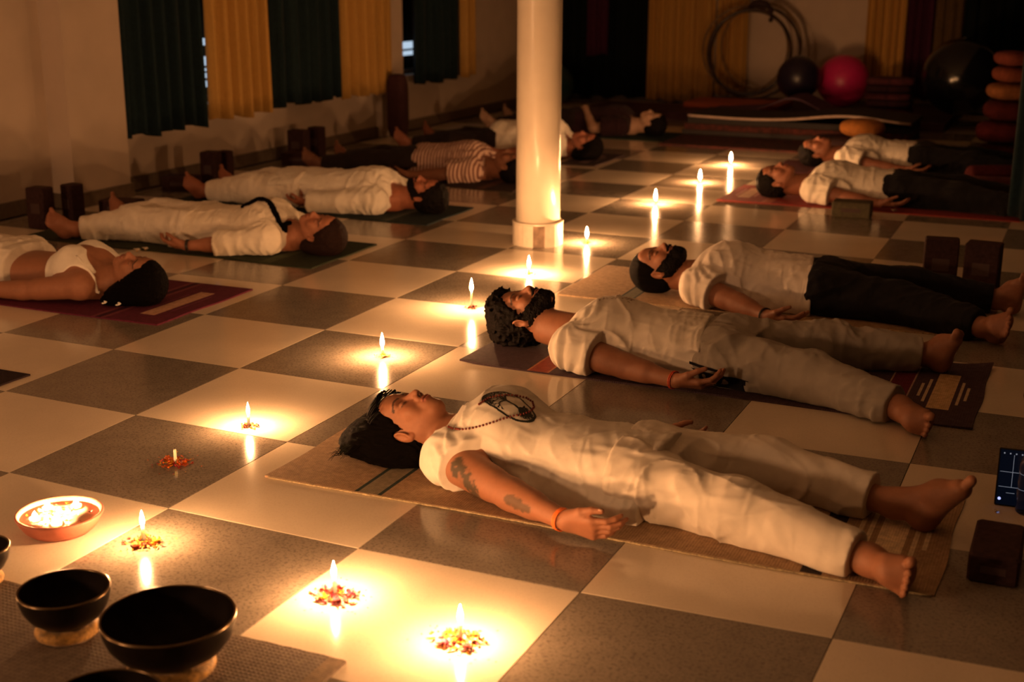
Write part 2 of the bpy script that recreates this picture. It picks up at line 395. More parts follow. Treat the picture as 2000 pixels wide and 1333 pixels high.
# ------------------------------------------------------------------ yoga mats
def cotton_mat(x0, x1, y0, y1, base, base2, bands, label, panel=None, fringe=None, curl=(0, 0, 0, 0), z=0.0, th=.006, seed=0, wav=.0):
    """bands: list of (xa, xb, colour); panel: (xa, xb, ya, yb, colour) list; flat woven print in the cloth"""
    rects = []
    for a, b, c_ in bands: rects.append((a, b, y0-1, y1+1, c_))
    for r in (panel or []): rects.append(r)
    cx, cy = (x0+x1)/2, (y0+y1)/2
    xs = sorted(set([round(v, 4) for v in list(np.linspace(x0, x1, 33))+[q for r in rects for q in r[:2] if x0 < q < x1]]))
    ys_ = sorted(set([round(v, 4) for v in list(np.linspace(y0, y1, 13))+[q for r in rects for q in r[2:4] if y0 < q < y1]]))
    ms = [weave('mat_cloth_%d' % seed, base, base2, 520 if seed == 14 else 800)]; key = {}
    for r in rects:
        if r[4] not in key: key[r[4]] = len(ms); ms.append(weave('mat_print_%d_%d' % (seed, len(ms)), r[4], tuple(c_*.75 for c_ in r[4])))
    rr = random.Random(seed)
    ph = rr.uniform(0, 6)
    def hz(x, y):
        zz = 0
        for cxx, cyy, hh in ((x0, y0, curl[0]), (x1, y0, curl[1]), (x1, y1, curl[2]), (x0, y1, curl[3])):
            d_ = math.hypot(x-cxx, y-cyy); zz += hh*max(0, 1-d_/.16)**2
        zz += wav*max(0, math.sin(x*9+ph)*math.sin(y*7+ph*2))*min(1, min(x-x0, x1-x, y-y0, y1-y)/.05)*0
        return zz
    def edge(x, y):
        return x-cx+.004*math.sin(y*14+ph)*(1 if x in (x0, x1) else 0), y-cy+.005*math.sin(x*5+ph)
    V = []; F = []; mi = []
    W = len(ys_)
    for t in (0, 1):
        for x in xs:
            for y in ys_:
                ex, ey = edge(x, y); V.append((ex, ey, hz(x, y)+t*th))
    N0 = len(xs)*W
    for i in range(len(xs)-1):
        for j in range(W-1):
            a = i*W+j; mx, my = (xs[i]+xs[i+1])/2, (ys_[j]+ys_[j+1])/2; q = 0
            for r in rects:
                if r[0] < mx < r[1] and r[2] < my < r[3]: q = key[r[4]]
            F.append((N0+a, N0+a+W, N0+a+W+1, N0+a+1)); mi.append(q)
            F.append((a, a+1, a+W+1, a+W)); mi.append(0)
    for i in range(len(xs)-1):
        for j, fl in ((0, 0), (W-1, 1)):
            a = i*W+j; b = a+W; f = (a, b, N0+b, N0+a); F.append(f if not fl else f[::-1]); mi.append(0)
    for j in range(W-1):
        for i, fl in ((0, 1), (len(xs)-1, 0)):
            a = i*W+j; b = a+1; f = (a, b, N0+b, N0+a); F.append(f if not fl else f[::-1]); mi.append(0)
    root = empty('yoga_mat', (cx, cy, z), 0, label, 'yoga mat')
    mesh_obj('mat_cloth', V, F, mats=ms, midx=mi, parent=root)
    if fringe:
        e = MB()
        for (yy, s_) in ((y0, -1), (y1, 1)):
            P = []
            n_ = 90
            for i in range(n_+1):
                x = x0+.01+(x1-x0-.02)*i/n_; _, ey = edge(x, yy); P.append((x-cx, ey+s_*.003, th*.5+hz(x, yy)))
            R = [.0028+.0007*math.sin(i*2.1) for i in range(n_+1)]
            e.tube(P, R, 6)
        e.build('stitched_edge', mat('edge_cord_%d' % seed, fringe, .8, var=.25, vscale=160), root, smooth=True)
    return root
def dbl(a, b, c_, w=.008): return [(a, a+w, c_), (b-w, b, c_)]
GRN = (.03, .05, .045)
cotton_mat(.705, 2.585, .31, .965, (.40, .27, .165), (.27, .175, .10),
           [(1.0, 1.085, (.26, .22, .15))]+dbl(1.0, 1.085, GRN, .012)+[(2.262, 2.315, (.035, .025, .025))],
           'beige woven mat with corded edge under the woman with the tattooed arm',
           panel=[(2.405, 2.475, .42, .86, (.85, .68, .45)), (2.375, 2.388, .5, .78, (.72, .58, .38)), (2.35, 2.362, .56, .72, (.72, .58, .38)), (2.492, 2.505, .5, .78, (.72, .58, .38)), (2.52, 2.532, .56, .72, (.72, .58, .38))],
           fringe=(.42, .33, .19), seed=1)
cotton_mat(.70, 2.55, 1.60, 2.36, (.075, .045, .055), (.045, .03, .04),
           [(.985, 1.06, (.30, .06, .035))]+dbl(.98, 1.066, (.42, .16, .07), .008)+[(2.232, 2.303, (.14, .02, .04))]+dbl(2.226, 2.309, (.42, .28, .22), .006),
           'dark purple striped mat with a cream panel under the man in grey trousers',
           panel=[(2.382, 2.456, 1.765, 2.195, (.62, .44, .24)), (2.358, 2.368, 1.83, 2.11, (.6, .48, .32)), (2.336, 2.346, 1.89, 2.05, (.6, .48, .32)), (2.470, 2.480, 1.83, 2.11, (.6, .48, .32)), (2.492, 2.502, 1.89, 2.05, (.6, .48, .32))],
           curl=(.006, .004, .02, 0), seed=2)
cotton_mat(.63, 2.50, 2.765, 3.44, (.44, .30, .185), (.32, .21, .12),
           [(.915, .98, (.20, .19, .14))]+dbl(.91, .985, GRN, .01), 'beige woven mat under the bearded man in black trousers',
           panel=[(2.28, 2.36, 2.9, 3.3, (.5, .34, .24)), (2.24, 2.25, 2.98, 3.2, (.5, .34, .24)), (2.40, 2.41, 2.98, 3.2, (.5, .34, .24))], fringe=(.5, .36, .22), seed=3)
cotton_mat(.60, 2.45, 5.62, 6.32, (.26, .035, .03), (.16, .02, .02), [(.88, .95, (.4, .12, .08))], 'red mat under the nearer of the two men at the far right',
           panel=[(.69, .77, 5.78, 6.18, (.6, .36, .25)), (.665, .675, 5.84, 6.12, (.6, .3, .25)), (.785, .795, 5.84, 6.12, (.6, .3, .25))], seed=4)
cotton_mat(.60, 2.45, 7.05, 7.72, (.08, .02, .03), (.05, .015, .02), [(.88, .95, (.2, .05, .05))], 'dark maroon mat under the farther of the two men at the far right', seed=5)
cotton_mat(-2.56, -.68, 1.55, 2.25, (.13, .018, .045), (.08, .012, .03), [(-1.02, -.95, (.22, .05, .07)), (-1.0, -.97, (.06, .01, .03))],
           'maroon mat with a pink panel under the woman in the white crop top',
           panel=[(-.86, -.785, 1.67, 2.10, (.60, .36, .25)), (-.765, -.755, 1.75, 2.04, (.2, .04, .08)), (-.885, -.875, 1.75, 2.04, (.2, .04, .08))], seed=6)
cotton_mat(-2.56, -.68, 2.76, 3.42, (.035, .045, .025), (.02, .03, .02), [(-1.0, -.93, (.07, .09, .05))], 'dark green mat under the woman with a long black braid', seed=7)
cotton_mat(-2.56, -.70, 4.03, 4.68, (.02, .035, .040), (.012, .022, .028), [(-1.02, -.95, (.05, .08, .08)), (-.98, -.975, (.3, .25, .2))], 'dark blue-green mat under the man in a long white kurta', seed=8)
cotton_mat(-2.56, -.74, 5.36, 6.02, (.035, .02, .02), (.02, .012, .012), [(-1.02, -.95, (.10, .04, .03))], 'dark brown mat under the person in the striped shirt', seed=9)
cotton_mat(-2.56, -.66, 6.72, 7.42, (.04, .025, .03), (.03, .015, .02), [(-1.0, -.96, (.3, .2, .15))], 'dark grey mat under the sleeper whose head shows right of the pillar', seed=10,
           panel=[(-.84, -.77, 6.85, 7.3, (.20, .12, .12)), (-.745, -.735, 6.95, 7.2, (.3, .22, .2))])
cotton_mat(-2.5, -.62, 8.42, 9.10, (.03, .06, .055), (.02, .04, .04), [(-.64, -.62, (.3, .24, .2))], 'faded teal mat with a pale end, farthest on the left side', seed=12)
cotton_mat(-2.5, -.645, .12, .80, (.028, .016, .02), (.018, .01, .014), [], 'near-black mat whose corner enters at the left edge', seed=13)
cotton_mat(-.55, 1.475, -1.25, -.535, (.20, .155, .12), (.12, .09, .07), [(1.43, 1.475, (.24, .17, .11))], 'grey burlap mat under the black singing bowls', fringe=(.30, .22, .15), seed=14, th=.007)

# ================================================================== bodies: signed distance fields polygonised to one smooth mesh
f32 = np.float32
_NT = np.random.RandomState(3).rand(32, 32, 32).astype(f32)
def vnoise(x, y, z):
    xi = np.floor(x).astype(np.int32); yi = np.floor(y).astype(np.int32); zi = np.floor(z).astype(np.int32)
    fx = x-xi; fy = y-yi; fz = z-zi
    fx = fx*fx*(3-2*fx); fy = fy*fy*(3-2*fy); fz = fz*fz*(3-2*fz); r = 0
    for a in (0, 1):
        for b in (0, 1):
            for c in (0, 1):
                r = r+_NT[(xi+a) & 31, (yi+b) & 31, (zi+c) & 31]*(fx if a else 1-fx)*(fy if b else 1-fy)*(fz if c else 1-fz)
    return r*2-1
def cone(a, b, ra, rb, sz=1.0):
    a = np.array(a, float); b = np.array(b, float); ba = b-a; L2 = max(ba@ba, 1e-9); R = max(ra, rb)*max(1, 1/sz)+.0
    def f(x, y, z):
        px = x-a[0]; py = y-a[1]; pz = z-a[2]
        h = np.clip((px*ba[0]+py*ba[1]+pz*ba[2])/L2, 0, 1)
        dx = px-h*ba[0]; dy = py-h*ba[1]; dz = (pz-h*ba[2])*sz
        return np.sqrt(dx*dx+dy*dy+dz*dz)-(ra+h*(rb-ra))
    return f, np.minimum(a, b)-R, np.maximum(a, b)+R
def ell(c, r, M=None):
    c = np.array(c, float); r = np.array(r, float); R = max(r)
    def f(x, y, z):
        px = x-c[0]; py = y-c[1]; pz = z-c[2]
        if M is not None:
            qx = px*M[0][0]+py*M[0][1]+pz*M[0][2]; qy = px*M[1][0]+py*M[1][1]+pz*M[1][2]; qz = px*M[2][0]+py*M[2][1]+pz*M[2][2]
        else: qx, qy, qz = px, py, pz
        k0 = np.sqrt((qx/r[0])**2+(qy/r[1])**2+(qz/r[2])**2); k1 = np.sqrt((qx/r[0]**2)**2+(qy/r[1]**2)**2+(qz/r[2]**2)**2)+1e-6
        return k0*(k0-1)/k1
    return f, c-R, c+R
def loft(st, n=2.4):
    """stations (x, yc, half width, zc, half depth)"""
    st = np.array(st, float); X = st[:, 0]; xx = np.linspace(X[0], X[-1], 120)
    def sm(k):
        v = np.interp(xx, X, st[:, k]); ker = np.hanning(11); ker /= ker.sum()
        vp = np.r_[np.full(5, v[0]), v, np.full(5, v[-1])]; return np.convolve(vp, ker, 'valid')
    C = [sm(k) for k in (1, 2, 3, 4)]
    lo = np.array([X[0]-.02, (st[:, 1]-st[:, 2]).min(), (st[:, 3]-st[:, 4]).min()]); hi = np.array([X[-1]+.02, (st[:, 1]+st[:, 2]).max(), (st[:, 3]+st[:, 4]).max()])
    def f(x, y, z):
        yc, hw, zc, hd = [np.interp(x, xx, c).astype(f32) for c in C]
        a = np.abs((y-yc)/hw); b = np.abs((z-zc)/hd)
        d = ((a**n+b**n+1e-9)**(1/n)-1)*np.minimum(hw, hd)
        e = np.maximum(x-X[-1], X[0]-x)
        return np.where(e > -.02, np.maximum(d, e)+0*d, d)
    return f, lo, hi
def evalf(ops, lo, hi, h):
    ax = [np.arange(lo[i], hi[i]+h, h, dtype=f32) for i in range(3)]
    v = np.full([len(a) for a in ax], .08, dtype=f32)
    for op in ops:
        kind, (fn, l, u), k = op
        if kind in ('u', 's'):
            m = .045+k
            sl = [slice(max(0, int(np.searchsorted(ax[i], l[i]-m))), int(np.searchsorted(ax[i], u[i]+m))) for i in range(3)]
        else: sl = [slice(0, len(ax[i])) if l is None else slice(max(0, int(np.searchsorted(ax[i], l[i]))), int(np.searchsorted(ax[i], u[i]))) for i in range(3)]
        if any(s.start >= s.stop for s in sl): continue
        X = ax[0][sl[0]][:, None, None]; Y = ax[1][sl[1]][None, :, None]; Z = ax[2][sl[2]][None, None, :]
        old = v[tuple(sl)]
        if kind == 'd':     # displacement near the surface
            idx = np.nonzero(np.abs(old) < .022)
            if len(idx[0]) == 0: continue
            dd = fn(X[idx[0], 0, 0], Y[0, idx[1], 0], Z[0, 0, idx[2]])
            old[idx] += dd*np.clip(1.6-np.abs(old[idx])/.014, 0, 1); continue
        d = (fn(X, Y, Z)+0*X+0*Y+0*Z).astype(f32)
        if kind == 'u':
            if k > 0: hh = np.maximum(k-np.abs(old-d), 0)/k; new = np.minimum(old, d)-hh*hh*k*.25
            else: new = np.minimum(old, d)
        elif kind == 's':
            d = -d
            if k > 0: hh = np.maximum(k-np.abs(old-d), 0)/k; new = np.maximum(old, d)+hh*hh*k*.25
            else: new = np.maximum(old, d)
        elif kind == 'i':
            if k > 0: hh = np.maximum(k-np.abs(old-d), 0)/k; new = np.maximum(old, d)+hh*hh*k*.25
            else: new = np.maximum(old, d)
        v[tuple(sl)] = new
    return v, np.array([a[0] for a in ax])
def snets(v, org, h):
    S = v < 0
    cnt = np.zeros([n-1 for n in v.shape], np.int8)
    for a in (0, 1):
        for b in (0, 1):
            for c in (0, 1): cnt += S[a:v.shape[0]-1+a, b:v.shape[1]-1+b, c:v.shape[2]-1+c]
    act = (cnt > 0) & (cnt < 8); idx = np.argwhere(act)
    if len(idx) == 0: return np.zeros((0, 3)), np.zeros((0, 4), int)
    ids = np.full(act.shape, -1, np.int32); ids[act] = np.arange(len(idx))
    acc = np.zeros((len(idx), 3)); num = np.zeros(len(idx))
    C = [(a, b, c) for a in (0, 1) for b in (0, 1) for c in (0, 1)]
    for p in C:
        for ax_ in range(3):
            if p[ax_] == 0:
                q = list(p); q[ax_] = 1
                fa = v[idx[:, 0]+p[0], idx[:, 1]+p[1], idx[:, 2]+p[2]]; fb = v[idx[:, 0]+q[0], idx[:, 1]+q[1], idx[:, 2]+q[2]]
                m = (fa < 0) != (fb < 0); t = np.where(m, fa/np.where(m, fa-fb, 1), 0)
                P = np.tile(np.array(p, float), (len(idx), 1)); P[:, ax_] += t
                acc += P*m[:, None]; num += m
    V = org+h*(idx+acc/num[:, None]); F = []
    A = S[:-1]; B = S[1:]
    for ax_ in range(3):
        s0 = [slice(0, -1)]*3; 
        a = np.moveaxis(S, ax_, 0); m = a[:-1] != a[1:]
        m = m[:, 1:-1, 1:-1]; e = np.argwhere(m)
        if len(e) == 0: continue
        i = e[:, 0]; j = e[:, 1]+1; k = e[:, 2]+1
        I = np.moveaxis(ids, ax_, 0)
        q = np.stack([I[i, j-1, k-1], I[i, j, k-1], I[i, j, k], I[i, j-1, k]], 1)
        flip = a[:-1][i, j, k]
        if ax_ == 1: flip = ~flip
        q = np.where(flip[:, None], q, q[:, ::-1]); F.append(q)
    F = np.concatenate(F); F = F[(F >= 0).all(1)]
    return V, F
def grids(ops, boxes, h, fine):
    """coarse grid over everything, fine grids inside the listed boxes; one joined mesh"""
    lo = np.array([1e9]*3); hi = -lo
    for o in ops:
        if o[0] == 'u': lo = np.minimum(lo, o[1][1]); hi = np.maximum(hi, o[1][2])
    v, org = evalf(ops, lo-.03, hi+.03, h); V, F = snets(v, org, h)
    cen = V[F].mean(1)
    drop = np.zeros(len(F), bool)
    for (a, b, hh) in fine: drop |= ((cen > np.array(a)+h*.6) & (cen < np.array(b)-h*.6)).all(1)
    Vs = [V]; Fs = [F[~drop]]; n = len(V)
    for q, (a, b, hh) in enumerate(fine):
        v2, o2 = evalf(ops, np.array(a), np.array(b), hh); V2, F2 = snets(v2, o2, hh)
        if not len(F2): continue
        c2 = V2[F2].mean(1); dr = np.zeros(len(F2), bool)
        for (a3, b3, _) in fine[:q]: dr |= ((c2 > np.array(a3)+.002) & (c2 < np.array(b3)-.002)).all(1)
        Vs.append(V2); Fs.append(F2[~dr]+n); n += len(V2)
    V = np.concatenate(Vs); F = np.concatenate(Fs)
    used = np.unique(F); mp = np.full(len(V), -1); mp[used] = np.arange(len(used))
    return V[used], mp[F]

def unit(v): v = np.array(v, float); return v/np.linalg.norm(v)
def headmat(tilt=0.0, turn=0.0, roll=0.0):
    """rows = head axes (X: to chin, Y: lateral, Z: face forward) in body coordinates"""
    ct, st = math.cos(tilt), math.sin(tilt)
    A = np.array([[ct, 0, st], [0, 1, 0], [-st, 0, ct]])          # chin up (+tilt raises the chin)
    cr, sr = math.cos(turn), math.sin(turn)
    B = np.array([[1, 0, 0], [0, cr, sr], [0, -sr, cr]])          # face turned towards -y (+) / +y
    return A@B
def tf(prim, O, M, s=1.0):       # move a head-space primitive into body space
    f, l, u = prim
    def g(x, y, z):
        px = (x-O[0])/s; py = (y-O[1])/s; pz = (z-O[2])/s
        return f(px*M[0][0]+py*M[0][1]+pz*M[0][2], px*M[1][0]+py*M[1][1]+pz*M[1][2], px*M[2][0]+py*M[2][1]+pz*M[2][2])*s
    if l is None: return g, None, None
    c = (np.array(l)+np.array(u))/2; r = np.linalg.norm((np.array(u)-np.array(l))/2)*.9
    cb_ = np.array(O)+M.T@c*s
    return g, cb_-r*s, cb_+r*s
def head_ops(O, M, s=1.0, male=False, ears=True):
    P = []
    def a(k, prim, kk): P.append((k, tf(prim, O, M, s), kk))
    a('u', ell((-.022, 0, -.010), (.096, .075, .095)), 0)
    a('u', ell((.040, 0, .020), (.072, .060, .070)), .03)
    jw = .054 if male else .048
    for q in (-1, 1):
        a('u', cone((.052, q*jw, -.008), (.100, q*.016, .058), .018, .016), .03)
        a('u', ell((.034, q*.040, .062), (.026, .020, .018)), .02)
        a('u', ell((-.014, q*.026, .080), (.010, .024, .010)), .016)
    a('u', ell((.100, 0, .066), (.018, .022, .018)), .02)
    a('u', ell((-.045, 0, .058), (.040, .058, .034)), .02)
    for q in (-1, 1):
        a('s', ell((.008, q*.032, .100), (.012, .019, .017)), .012)
        a('u', ell((.010, q*.031, .0775), (.0115, .0145, .0125)), .003)
    a('u', cone((.000, 0, .082), (.040, 0, .107), .0075, .0105), .012)
    a('u', ell((.045, 0, .1035), (.010, .011, .010)), .008)
    for q in (-1, 1):
        a('u', ell((.048, q*.0125, .096), (.0085, .0075, .0085)), .006)
        a('s', ell((.0535, q*.0065, .1005), (.004, .0035, .006)), .002)
    a('u', ell((.071, 0, .080), (.022, .026, .016)), .014)
    a('u', ell((.0695, 0, .0945), (.0058, .022, .0065)), .004)
    a('u', ell((.0785, 0, .0935), (.0062, .018, .0070)), .004)
    a('s', ell((.0738, 0, .1010), (.0013, .022, .006)), .002)
    if ears:
        for q in (-1, 1):
            t = .32*q; E = np.array([[1, 0, .25], [0, math.cos(t), -math.sin(t)], [0, math.sin(t), math.cos(t)]])
            E[0] /= np.linalg.norm(E[0])
            a('u', ell((.020, q*.078, -.004), (.031, .0075, .019), E), .006)
            a('s', ell((.018, q*.086, .000), (.019, .007, .010), E), .003)
            a('u', ell((.026, q*.077, .006), (.006, .004, .004)), .004)
            a('u', ell((.046, q*.0725, .002), (.009, .006, .008)), .005)
    return P
def skin_colours(V, O, M, s, base, male, lipc, browc):
    q = ((V-np.array(O))@M.T)/s; x, y, z = q.T; ay = np.abs(y)
    c = np.tile(np.array(base, f32), (len(V), 1))
    def put(m, col, w=1.0): c[m] = c[m]*(1-w)+np.array(col)*w
    nn = vnoise(V[:, 0]*60, V[:, 1]*60, V[:, 2]*60)
    c *= (1+.06*nn)[:, None]
    face = z > .05
    put(((x-.030)/.02)**2+((ay-.036)/.02)**2 < 1, (base[0]*1.12, base[1]*.95, base[2]*.9), .35)
    put(face & (((x-.074)/.011)**2+(y/.024)**2 < 1) & (z > .086), lipc, .75)
    put(face & (np.abs(x-.0738) < .0015) & (ay < .023) & (z > .084), [v*.35 for v in lipc], .8)
    bx = -.014-.004*np.sin((ay-.012)/.042*3.1)
    put(face & (np.abs(x-bx) < .0042-.05*np.abs(ay-.030)*.6) & (ay > .011) & (ay < .054), browc, .85)
    put(face & (np.abs(x-(.0165-.004*((ay-.031)/.015)**2)) < .0019) & (ay > .016) & (ay < .046), (.012, .008, .006), .95)
    put(face & (((x-.008)/.013)**2+((ay-.031)/.019)**2 < 1), [v*.72 for v in base], .45)
    put((((x-.0535)/.0045)**2+((ay-.0065)/.0045)**2 < 1) & (z > .09), (.02, .008, .005), .8)
    return c
def hand_ops(W, D, Nn, s=1.0, thumb=1, curl=(.5, .55, .6, .65), spread=.06, tb=.5):
    """W wrist, D towards the fingers, Nn out of the palm, thumb side = thumb * cross(D, Nn)"""
    W = np.array(W, float); D = unit(D); Nn = unit(np.array(Nn)-D*(np.array(Nn)@D)); S = -np.cross(D, Nn)*thumb
    P = []
    lens = [(.040, .024, .019), (.044, .028, .020), (.041, .026, .020), (.032, .020, .018)]
    for i in range(4):
        o = (1.5-i)*.0195*s
        k0 = W+D*.012*s+S*o*.55; kn = W+D*(.086-.004*abs(i-1))*s+S*o-Nn*.002*s
        P.append(('u', cone(k0, kn, .0145*s, .0118*s), .016))
        a = curl[i]*.5; p = kn; sp = (1.5-i)*spread
        dd = unit(D+S*sp)
        for j, L in enumerate(lens[i]):
            a2 = a+curl[i]*(0, .9, 1.5)[j]
            v = unit(dd*math.cos(a2)+Nn*math.sin(a2)); p2 = p+v*L*s
            r0 = (.0092, .0082, .0075)[j]*s*(1 if i < 3 else .88); r1 = (.0083, .0076, .0062)[j]*s*(1 if i < 3 else .88)
            P.append(('u', cone(p, p2, r0, r1), .003 if j else .006)); p = p2
    t0 = W+D*.02*s+S*.022*s+Nn*.004*s; t1 = W+D*.048*s+S*.040*s+Nn*.014*s*tb*2
    v1 = unit(D*.95+S*.25+Nn*tb); t2 = t1+v1*.034*s; v2 = unit(D*1.0+S*.0+Nn*tb*.9); t3 = t2+v2*.026*s
    P += [('u', cone(t0, t1, .0155*s, .0125*s), .014), ('u', cone(t1, t2, .0112*s, .0098*s), .006), ('u', cone(t2, t3, .0096*s, .0078*s), .003)]
    return P, (t2, t3, v2)
def foot_ops(A, H, T, s=1.0, side=None):
    """A ankle, H heel centre, T big toe tip; side = unit vector from big toe towards little toe"""
    A = np.array(A, float); H = np.array(H, float); T = np.array(T, float); d = unit(T-H); L = np.linalg.norm(T-H)
    side = unit(np.array(side)-d*(np.array(side)@d)); top = np.cross(d, side)
    if top@(A-H) < 0: top = -top
    P = [('u', cone(A, H+top*.014*s+d*.01, .034*s, .032*s), .02), ('u', ell(H, (.030*s, .028*s, .030*s)), .02)]
    ball = H+d*(L-.056*s); mid = H+d*L*.42+top*.030*s
    P += [('u', cone(A+top*.008, mid+side*.008, .032*s, .026*s), .03),
          ('u', cone(mid, ball+top*.006*s, .028*s, .019*s), .03), ('u', cone(H+side*.012*s, ball-d*.022*s+side*.054*s, .024*s, .014*s), .03),
          ('u', cone(mid+side*.02*s-top*.006*s, ball+side*.026*s, .024*s, .016*s), .03), ('u', cone(H, ball, .024*s, .018*s), .03)]
    for i in range(5):
        st = ball+side*(-.002, .0225, .038, .052, .065)[i]*s-d*(0, .004, .010, .017, .025)[i]*s
        ln = (.048, .040, .036, .031, .027)[i]*s; r = (.0125, .0082, .0078, .0074, .0068)[i]*s
        P.append(('u', cone(st, st+d*ln+top*.003, r*.95, r*1.05), .0025))
    return P
def folds(ax, fr, fr2, amp, seed=0, ridge=1.0):
    """cloth folds: sharp ridges stretched across axis ax, at two sizes, wandering"""
    ax = unit(ax); o = unit(np.cross(ax, (0, 0, 1)))
    def f(x, y, z):
        u = x*ax[0]+y*ax[1]; v = x*o[0]+y*o[1]
        w1 = vnoise(x*5+seed, y*5, z*5); w2 = vnoise(x*4, y*4+seed, z*4+7)
        a = vnoise(u*fr*1.7+2.2*w1, v*fr2+seed+1.5*w2, z*fr2+3)
        b = vnoise(u*fr*3.3+seed+2.5*w2, v*fr2*1.8+2*w1, z*fr2*2)
        c = vnoise((u*.55+v*.83)*fr*2.2+seed, (u*.83-v*.55)*fr2*1.2+2*w1, z*3)
        r1 = 1-np.sqrt(np.abs(a)+.004)*1.45; r2 = 1-np.sqrt(np.abs(b)+.004)*1.45; r3 = 1-np.sqrt(np.abs(c)+.004)*1.45
        g = .35+.65*np.clip(w1*1.6+.5, 0, 1)
        return -amp*1.35*ridge*(1.15*r1*g+.55*r2*(1.2-g)+.75*r3*np.clip(.5+w2*1.5, 0, 1))
    return f, None, None
def plane(n, c):
    n = unit(n); return (lambda x, y, z: x*n[0]+y*n[1]+z*n[2]-c), None, None
def boxed(fn, lo, hi):
    return fn[0], np.array(lo), np.array(hi)

M_SKIN = {}
def skin_mat():
    return mat('skin', (1, 1, 1), .52, .4, var=.03, vscale=90, bump=.25, bscale=900, sss=.12, attr='col')
def cloth_mat(name, c, rough=.85, bump=.25, sheen=.05, sss=0):
    m = mat(name, c, rough, .15, var=.035, vscale=25, bump=bump, bscale=700, sheen=sheen)
    nt = m.node_tree; N = nt.nodes; L = nt.links; b = N['Principled BSDF']; tc = N['Texture Coordinate']
    prev = b.inputs['Normal'].links[0].from_node; last = None
    for k, (sc, dist, st, rot) in enumerate((((3.4, 8, 8), .024, .65, .6), ((13, 4, 7), .012, .5, -.5))):   # soft creases of the cloth
        mp = N.new('ShaderNodeMapping'); mp.inputs['Scale'].default_value = sc; mp.inputs['Rotation'].default_value = (0, 0, rot); L.new(tc.outputs['Object'], mp.inputs['Vector'])
        nz = N.new('ShaderNodeTexNoise'); nz.noise_type = 'RIDGED_MULTIFRACTAL'; nz.inputs['Scale'].default_value = 1.4; nz.inputs['Detail'].default_value = 2.5; nz.inputs['Distortion'].default_value = .8
        L.new(mp.outputs[0], nz.inputs['Vector']); bp = N.new('ShaderNodeBump'); bp.inputs['Strength'].default_value = st; bp.inputs['Distance'].default_value = dist
        L.new(nz.outputs['Fac'], bp.inputs['Height'])
        if last: L.new(last.outputs[0], bp.inputs['Normal'])
        last = bp
    L.new(last.outputs[0], prev.inputs['Normal'])
    return m
M_HAIR = mat('black_hair', (.0035, .0022, .002), .55, .05, var=.35, vscale=55, bump=.9, bscale=220, aniso=(1.0, 5, 5))
M_HAIRC = mat('black_curly_hair', (.006, .004, .0035), .6, .08, var=.35, vscale=90, bump=.9, bscale=260)
M_HAIRB = mat('dark_brown_hair', (.022, .009, .007), .5, .12, var=.3, vscale=55, bump=.8, bscale=220, aniso=(1.0, 5, 5))

